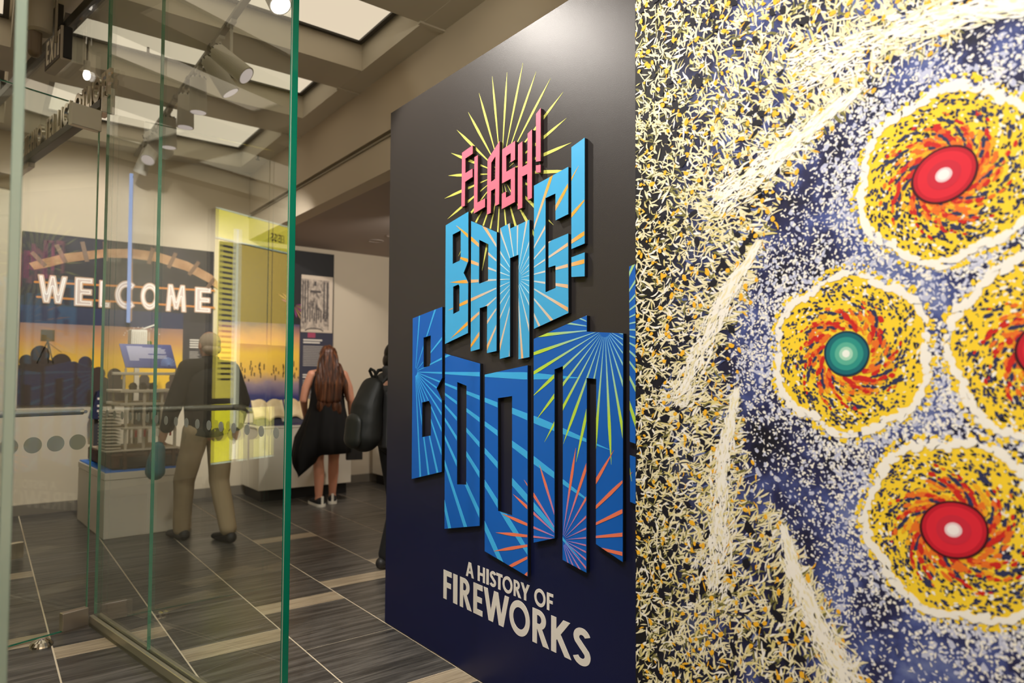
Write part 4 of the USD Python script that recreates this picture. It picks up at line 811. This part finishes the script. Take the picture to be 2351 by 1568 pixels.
for k, ch in enumerate('ESS'):
    g = glyph(ch); b = g.bounds; g = affinity.scale(affinity.translate(g, -b[0], 0), .066, .075, origin=(0, 0)); m = extrude(g, .003); v = np.array(m.vertices)
    q = trimesh.Trimesh(np.c_[v[:, 0], v[:, 2], v[:, 1]], np.array(m.faces)[:, ::-1], process=False); q.vertices[:, 0] *= -1; q = trimesh.Trimesh(q.vertices, q.faces[:, ::-1], process=False)
    obj('kiosk_letter', xf(q, frame(KO+KD*(.735-.050*k)+np.array([0, 0, 2.572])+np.cross((0, 0, 1), KD)*.0045, KD)), mat('kiosk_ink', (20, 18, 8), .8), ki)

# ================================================================== people
def sph(p, r):
    r = np.broadcast_to(np.asarray(r, float), 3); return m3.Manifold.sphere(1, 24).scale(tuple(map(float, r))).translate(tuple(map(float, p)))
def chain(*pr): return [m3.Manifold.batch_hull([sph(*pr[i]), sph(*pr[i+1])]) for i in range(len(pr)-1)]
def blend(parts, res=.018, it=10):
    m = m3.Manifold.batch_boolean(parts, m3.OpType.Add).refine_to_length(res); t = tri(m); t.merge_vertices()
    trimesh.smoothing.filter_taubin(t, lamb=.5, nu=.53, iterations=it); return t
def folds(t, amp, sc, seed):
    n = t.vertex_normals; q = meshkit.fbm(np.asarray(t.vertices)*np.array(sc), 3, seed)-.5; return trimesh.Trimesh(t.vertices+n*(q*2*amp)[:, None], t.faces, process=False)
def pose(base, face, s):
    f = np.array([face[0], face[1], 0.]); f /= np.linalg.norm(f); x = np.array([f[1], -f[0], 0]); m = np.eye(4); m[:3, 0], m[:3, 1], m[:3, 2] = x*s, f*s, np.array([0, 0, s]); m[:3, 3] = base; return m
def hand(w, d, side, curl=.5):
    """palm, four unequal fingers and a thumb; w wrist, d direction of the forearm"""
    d = np.asarray(d, float)/np.linalg.norm(d); f = np.array([0, 1., 0]); f -= d*(f@d); f /= np.linalg.norm(f); n = np.cross(d, f)*side; out = []
    c = np.asarray(w, float)
    out += chain((c, .027), (c+d*.05, (.024, .030, .030)), (c+d*.085, (.02, .036, .026)))
    for k, (L, o) in enumerate(((.062, .030), (.072, .010), (.068, -.010), (.052, -.028))):
        b = c+d*.088+f*o; a1 = d*math.cos(curl*.5)-n*math.sin(curl*.5)*.6; a2 = d*math.cos(curl*1.3)-n*math.sin(curl*1.3)*.6
        out += chain((b, .0085), (b+a1*L*.5, .008), (b+a1*L*.5+a2*L*.5, .0068))
    b = c+d*.03+f*.03; out += chain((b, .011), (b+f*.025+d*.028, .0095), (b+f*.028+d*.06, .008))
    return out
def head(z, sk=1.0):
    c = np.array([0, .012, z])
    return [sph(c+(0, -.008, .015), (.077, .096, .098)), sph(c+(0, .022, -.045), (.058, .066, .068)), sph(c+(0, .045, -.088), (.03, .03, .025)), sph(c+(0, .092, -.022), (.012, .02, .02)),
            sph(c+(.078, -.004, -.01), (.012, .02, .032)), sph(c+(-.078, -.004, -.01), (.012, .02, .032)), sph(c+(0, .082, -.058), (.024, .01, .008))] + chain((c+(0, -.01, -.06), .054), ((0, -.01, z-.20), .058))
def eyes(z): return [xf(trimesh.creation.icosphere(2, .0115), trimesh.transformations.translation_matrix((sx_*.031, .092, z+.005))) for sx_ in (-1, 1)]
def foot(a, toe): a, toe = np.asarray(a, float), np.asarray(toe, float); return chain((a-toe*.05-(0, 0, .045), (.034, .034, .03)), (a+toe*.06-(0, 0, .05), (.036, .04, .026)), (a+toe*.15-(0, 0, .058), (.038, .04, .018))) + chain((a, .04), (a-(0, 0, .04), .04))
SKIN = mat('skin', (212, 160, 134), .5, 0, .4, subsurface_weight=.15); SKIN2 = mat('skin_warm', (206, 146, 118), .5, 0, .4, subsurface_weight=.15)
JET = mat('cloth_black', (12, 11, 13), .85); EYEM = mat('eye_white', (230, 225, 220), .3)
# --- man in a dark jacket, walking away behind the glass
MB_ = onz(472, 1243); mm = pose((MB_[0], MB_[1], 0), (-.25, 1), 1.70/1.75)
mn = thing('person', 'person in dark jacket and khaki trousers walking away behind the glass wall', 'person', (MB_[0], MB_[1], 0))
lf, rf_ = (-.10, .22, .085), (.10, -.16, .10)
kl, kr = (-.105, .17, .50), (.11, .0, .49)
hl, hr = (-.10, .0, .92), (.10, .0, .92)
sl, sr = (-.185, -.01, 1.43), (.185, -.01, 1.43); el, er = (-.27, .03, 1.16), (.275, -.05, 1.16); wl_, wr_ = (-.285, .14, .93), (.29, .06, .92)
torso = [sph((0, 0, .96), (.165, .125, .13)), sph((0, -.0, 1.14), (.155, .12, .15)), sph((0, -.005, 1.31), (.185, .13, .16))] + chain((sl, .06), ((0, -.01, 1.46), .06), (sr, .06))
body = torso + chain((hl, .09), (kl, .058), (lf, .042)) + chain((hr, .09), (kr, .058), (rf_, .042)) + chain((sl, .056), (el, .044), (wl_, .030)) + chain((sr, .056), (er, .044), (wr_, .030)) + hand(wl_, np.subtract(wl_, el), -1, 1.2) + hand(wr_, np.subtract(wr_, er), 1) + head(1.635) + foot(lf, (0, 1, 0)) + foot(rf_, (0, 1, 0))
obj('body', xf(blend(body, .016, 6), mm), SKIN, mn, smooth=True)
jk = [sph((0, 0, 1.16), (.20, .155, .16)), sph((0, -.005, 1.31), (.215, .155, .16))] + chain(((0, 0, .90), (.185, .145, .04)), ((0, 0, 1.1), (.195, .15, .1)), ((0, -.005, 1.32), (.21, .15, .12))) + chain((sl, .078), ((0, -.012, 1.455), .078), (sr, .078)) + chain((sl, .078), (el, .068), ((-.284, .12, .965), .055)) + chain((sr, .078), (er, .068), ((.288, .045, .955), .055)) + chain(((0, -.02, 1.48), (.075, .07, .03)), ((0, -.02, 1.53), (.07, .065, .02)))
obj('jacket', xf(folds(blend(jk, .02, 8), .010, (9, 9, 6), 3), mm), mat('jacket_charcoal', (42, 39, 36), .8), mn, smooth=True)
tr_ = [sph((0, 0, .95), (.178, .14, .10))] + chain((hl, .105), (kl, .082), ((lf[0], lf[1]-.01, .10), .068)) + chain((hr, .105), (kr, .082), ((rf_[0], rf_[1]-.01, .12), .068))
obj('trousers', xf(folds(blend(tr_, .02, 8), .008, (9, 9, 5), 5), mm), mat('khaki', (168, 148, 116), .85), mn, smooth=True)
def shoe(a, toe, up=.1):
    a, toe = np.asarray(a, float), np.asarray(toe, float); z = a[2]
    return chain((a-toe*.06-(0, 0, z-.048), (.044, .044, .046)), (a+toe*.06-(0, 0, z-.042), (.048, .05, .040)), (a+toe*.17-(0, 0, z-.030), (.046, .045, .029)))
for a in (lf, (rf_[0], rf_[1], .085)):
    obj('shoe', xf(blend(shoe(a, (0, 1, 0)), .014, 5), mm), mat('shoe_dark', (34, 32, 32), .5), mn, smooth=True)
obj('hair', xf(folds(blend([sph((0, -.004, 1.652), (.083, .098, .092)), sph((0, -.04, 1.60), (.076, .062, .055))], .012, 4), .003, (60, 60, 20), 8), mm), mat('hair_grey', (196, 178, 158), .7), mn, smooth=True)
obj('eyes', xf(eyes(1.635), mm), EYEM, mn)
tb = (mm @ np.array([wl_[0]-.01, wl_[1]+.02, wl_[2]-.06, 1]))[:3]
bgm = thing('hand_bag', 'teal cloth bag held low by the walking person behind the glass', 'bag', tb)
obj('bag_body', folds(blend(chain((tb+(-.03, 0, -.10), (.05, .08, .07)), (tb+(-.05, 0, -.26), (.07, .10, .07))), .015, 4), .008, (12, 12, 12), 2), mat('teal_cloth', (40, 100, 110), .8), bgm, smooth=True)
obj('bag_handle', tube([tb+(-.03, -.05, -.10), tb+(-.005, -.02, -.045), tb+(-.005, .02, -.045), tb+(-.03, .05, -.10)], .006, 8), LOOKS['teal_cloth'], bgm)

# --- woman with long hair
FB = onz(748, 1160); fm = pose((FB[0], FB[1], 0), (.28, 1), 1.66/1.72)
wo = thing('person', 'person seen from behind with long auburn hair, black sleeveless dress and sneakers', 'person', (FB[0], FB[1], 0))
lf, rf_ = (-.075, .0, .085), (.085, .14, .085); kl, kr = (-.082, .02, .475), (.085, .08, .475); hl, hr = (-.09, 0, .90), (.09, 0, .90)
sl, sr = (-.165, -.01, 1.40), (.165, -.01, 1.40); el, er = (-.245, .0, 1.13), (.245, -.02, 1.13); wl_, wr_ = (-.215, .16, .98), (.27, .06, .90)
body = [sph((0, 0, .94), (.165, .125, .13)), sph((0, 0, 1.12), (.13, .105, .14)), sph((0, 0, 1.29), (.155, .115, .14))] + chain((sl, .05), ((0, -.01, 1.43), .05), (sr, .05)) + chain((hl, .088), (kl, .056), ((lf[0], -.01, .33), .056), (lf, .036)) + chain((hr, .088), (kr, .056), ((rf_[0], .09, .33), .056), (rf_, .036)) + chain((sl, .05), ((-.222, 0, 1.26), .046), (el, .041), (wl_, .028)) + chain((sr, .05), ((.222, -.01, 1.26), .046), (er, .041), (wr_, .028)) + hand(wl_, np.subtract(wl_, el), -1) + hand(wr_, (.05, .1, -1), 1, 1.5) + head(1.60) + foot(lf, (-.25, .97, 0)) + foot(rf_, (.1, 1, 0))
obj('body', xf(blend(body, .015, 6), fm), SKIN2, wo, smooth=True)
def loft(rings, n=72):
    """rings: (z, rx, ry, cx, cy, fold amplitude, fold count, drop(angle))"""
    th = np.linspace(0, 2*math.pi, n, endpoint=False); vs = []
    for z, rx, ry, cx_, cy_, am, cnt, drop in rings:
        r = 1+am*np.sin(cnt*th+z*3)+am*.5*np.sin((cnt*2+1)*th+1); vs.append(np.c_[cx_+rx*r*np.cos(th), cy_+ry*r*np.sin(th), z-(drop(th) if drop else 0*th)])
    R = len(vs); v = np.vstack(vs+[vs[0].mean(0)[None], vs[-1].mean(0)[None]]); f = []
    for k in range(R-1):
        for i in range(n): j = (i+1) % n; f += [[k*n+i, k*n+j, (k+1)*n+j], [k*n+i, (k+1)*n+j, (k+1)*n+i]]
    for i in range(n): j = (i+1) % n; f += [[R*n, j, i], [R*n+1, (R-1)*n+i, (R-1)*n+j]]
    t = trimesh.Trimesh(v, np.array(f), process=False); t.fix_normals(); return t
dr = lambda th: .24*np.exp(-((th-math.pi-.5)/.32)**2)
dr2 = lambda th: .12*np.exp(-((th-math.pi-.5)/.36)**2)
dress = loft([(1.452, .12, .085, 0, -.01, 0, 5, None), (1.43, .155, .105, 0, -.01, 0, 5, None), (1.34, .172, .128, 0, 0, .003, 7, None), (1.2, .172, .13, 0, 0, .01, 7, None), (1.05, .19, .145, 0, 0, .02, 8, None), (.9, .225, .175, -.005, 0, .03, 8, None), (.75, .25, .19, -.02, 0, .04, 8, dr2), (.56, .265, .20, -.02, .01, .05, 8, dr)])
def pull(t):
    v = np.array(t.vertices); w = np.clip((-v[:, 0]-.16)/.12, 0, 1)*np.clip((1.0-v[:, 2])/.35, 0, 1); v[:, 0] -= .07*w; return trimesh.Trimesh(v, t.faces, process=False)
obj('dress', xf(pull(dress), fm), JET, wo, smooth=True)
PRT = mat('print_specks', (150, 140, 132), .8)
for k in range(14):
    r0_ = np.random.default_rng(40+k); z = r0_.uniform(1.16, 1.38); an = r0_.choice([r0_.uniform(2.7, 3.5), r0_.uniform(5.9, 6.6)]); p = np.array([.178*math.cos(an), .133*math.sin(an)-.0, z])
    obj('dress_motif', xf(trimesh.creation.torus(.012, .0035, 10, 6), fm @ trimesh.transformations.translation_matrix(p) @ trimesh.transformations.rotation_matrix(math.pi/2, (0, 1, 0))), PRT, wo)
hairm = blend([sph((0, -.012, 1.625), (.092, .105, .10))] + chain(((0, -.045, 1.60), (.092, .075, .08)), ((0, -.075, 1.46), (.125, .062, .09)), ((0, -.11, 1.30), (.148, .05, .09)), ((0, -.125, 1.14), (.125, .035, .05))) + [sph((x, -.125, 1.10+dz), (.035, .022, .075)) for x, dz in ((-.09, -.02), (-.04, .01), (.0, .0), (.05, -.03), (.10, -.06))] + chain(((.09, -.07, 1.48), (.05, .05, .06)), ((.17, -.085, 1.28), (.035, .03, .06)), ((.205, -.085, 1.14), (.014, .012, .04))), .011, 4)
v = np.array(hairm.vertices); rdg = np.sin(v[:, 0]*190+3*np.sin(v[:, 2]*9))*.5+np.sin(v[:, 0]*97+2*np.sin(v[:, 2]*7)+1); hn = np.array(hairm.vertex_normals)
LOOKS['hair_auburn'] = usdkit.material(stage, '/World/Looks/hair_auburn', {'g': ('geometry', {}), 'm': ('mapping', dict(scale=(60, 60, 3))), 'n': ('noise_texture', dict(scale=1, detail=4.0)), 'r': ('rgb_ramp', dict(ramp=[(.35, lin((40, 20, 11))), (.55, lin((88, 48, 26))), (.74, lin((140, 86, 48)))])), 'p': ('principled_bsdf', dict(roughness=.42))},
    [('g.position', 'm.vector'), ('m.vector', 'n.vector'), ('n.fac', 'r.fac'), ('r.color', 'p.base_color')], surface='p.BSDF')
obj('hair', xf(trimesh.Trimesh(v+hn*(rdg*.0035)[:, None], hairm.faces, process=False), fm), LOOKS['hair_auburn'], wo, smooth=True)
for a, t in ((lf, (-.25, .97, 0)), (rf_, (.1, 1, 0))):
    sh_ = blend(shoe(a, t), .012, 4); v = np.array(sh_.vertices); v[:, 2] = np.maximum(v[:, 2], .018)
    obj('sneaker', xf(trimesh.Trimesh(v, sh_.faces, process=False), fm), mat('sneaker_black', (22, 22, 26), .7), wo, smooth=True)
    so_ = shapely.MultiPoint([(a[0]+q[0], a[1]+q[1]) for q in (np.array(t[:2])*-.07, np.array(t[:2])*.07, np.array(t[:2])*.175)]).convex_hull.buffer(.048)
    m = extrude(so_, .028); m.apply_translation((0, 0, .002)); obj('sneaker_sole', xf(m, fm), mat('sole_white', (226, 220, 206), .6), wo)
    b_ = np.array([a[0]-t[0]*.105, a[1]-t[1]*.105, .07]); obj('heel_tab', xf(bx(b_[0]-.012, b_[0]+.012, b_[1]-.006, b_[1]+.006, .03, .115), fm), LOOKS['sole_white'], wo)
obj('eyes', xf(eyes(1.60), fm), EYEM, wo)
hb = (fm @ np.array([wr_[0]+.005, wr_[1]+.01, wr_[2]-.10, 1]))[:3]
sb_ = thing('shopping_bag', 'black paper shopping bag with twisted handles hanging from the hand of the auburn-haired person', 'bag', hb)
cx_, cy_, cz_ = hb[0]+.03, hb[1], hb[2]
obj('bag_body', xf(bev(-.085, .085, -.045, .045, -.32, -.085, .004), frame((cx_, cy_, cz_), (1, -.35, 0))), mat('bag_black', (20, 19, 20), .45), sb_)
for s in (-1, 1): obj('bag_handle', xf(tube([(-.04, s*.04, -.09), (-.03, s*.02, -.02), (0, s*.006, .006), (.03, s*.02, -.02), (.04, s*.04, -.09)], .003, 8), frame((cx_, cy_, cz_), (1, -.35, 0))), INKW, sb_)

# --- person with a backpack, mostly hidden by the black panel
BP = onz(908, 1292); bm = pose((BP[0], BP[1], 0), (.92, .05), 1.60/1.75)
bpn = thing('person', 'person in a grey jacket with a black backpack, half hidden behind the title panel', 'person', (BP[0], BP[1], 0))
lf, rf_ = (-.09, .06, .085), (.09, -.12, .085); kl, kr = (-.095, .06, .49), (.10, -.03, .49); hl, hr = (-.10, 0, .92), (.10, 0, .92)
sl, sr = (-.185, -.01, 1.43), (.185, -.01, 1.43); el, er = (-.25, .02, 1.15), (.25, .02, 1.15); wl_, wr_ = (-.2, .22, 1.05), (.2, .22, 1.05)
body = torso + chain((hl, .088), (kl, .058), (lf, .042)) + chain((hr, .088), (kr, .058), (rf_, .042)) + chain((sl, .056), (el, .044), (wl_, .03)) + chain((sr, .056), (er, .044), (wr_, .03)) + hand(wl_, np.subtract(wl_, el), -1) + hand(wr_, np.subtract(wr_, er), 1) + head(1.635) + foot(lf, (0, 1, 0)) + foot(rf_, (0, 1, 0))
obj('body', xf(blend(body, .018, 6), bm), SKIN, bpn, smooth=True)
jk = chain(((0, 0, .93), (.19, .145, .05)), ((0, 0, 1.1), (.185, .14, .1)), ((0, -.005, 1.32), (.20, .145, .12))) + chain((sl, .075), ((0, -.012, 1.455), .075), (sr, .075)) + chain((sl, .075), (el, .064), ((-.208, .19, 1.065), .05)) + chain((sr, .075), (er, .064), ((.208, .19, 1.065), .05)) + chain(((0, -.03, 1.47), (.095, .085, .04)), ((0, -.045, 1.53), (.085, .08, .03)))
obj('jacket', xf(folds(blend(jk, .02, 8), .008, (10, 10, 7), 6), bm), mat('jacket_grey', (66, 66, 66), .85), bpn, smooth=True)
tr_ = [sph((0, 0, .94), (.175, .135, .10))] + chain((hl, .10), (kl, .078), ((lf[0], lf[1], .11), .075)) + chain((hr, .10), (kr, .078), ((rf_[0], rf_[1], .11), .075))
obj('trousers', xf(blend(tr_, .02, 8), bm), JET, bpn, smooth=True)
for a in (lf, rf_): obj('shoe', xf(blend(shoe(a, (0, 1, 0)), .014, 5), bm), LOOKS['shoe_dark'], bpn, smooth=True)
obj('hair', xf(folds(blend([sph((0, -.01, 1.652), (.09, .105, .098)), sph((0, -.06, 1.59), (.085, .06, .08))], .012, 4), .003, (60, 60, 20), 9), bm), mat('hair_black', (18, 15, 14), .45), bpn, smooth=True)
obj('eyes', xf(eyes(1.635), bm), EYEM, bpn)
bk = thing('backpack', 'bulging black backpack with a carry loop, worn beside the panel edge', 'backpack', (bm @ np.array([0, -.27, 1.2, 1]))[:3])
NYL = mat('nylon_black', (24, 26, 24), .6)
obj('bag_body', xf(folds(blend(chain(((0, -.225, 1.40), (.13, .06, .06)), ((0, -.275, 1.22), (.155, .105, .12)), ((0, -.29, 1.02), (.16, .12, .13))), .018, 5), .006, (8, 8, 8), 4), bm), NYL, bk, smooth=True)
obj('front_pocket', xf(blend(chain(((0, -.375, 1.12), (.11, .045, .07)), ((0, -.385, .99), (.115, .05, .07))), .018, 4), bm), mat('nylon_sheen', (30, 33, 30), .5), bk, smooth=True)
obj('carry_loop', xf(tube([(-.035, -.20, 1.45), (-.035, -.23, 1.51), (0, -.24, 1.525), (.035, -.23, 1.51), (.035, -.20, 1.45)], .011, 10), bm), NYL, bk)
for s in (-1, 1): obj('shoulder_strap', xf(tube([(s*.09, -.19, 1.42), (s*.11, -.11, 1.515), (s*.115, .02, 1.535), (s*.12, .165, 1.42), (s*.13, .18, 1.25), (s*.16, .10, 1.08), (s*.13, -.16, 1.02)], .014, 8), bm), NYL, bk)
obj('side_buckle', xf(bx(-.165, -.150, -.20, -.18, 1.12, 1.17), bm), mat('buckle_grey', (120, 118, 112), .4), bk)
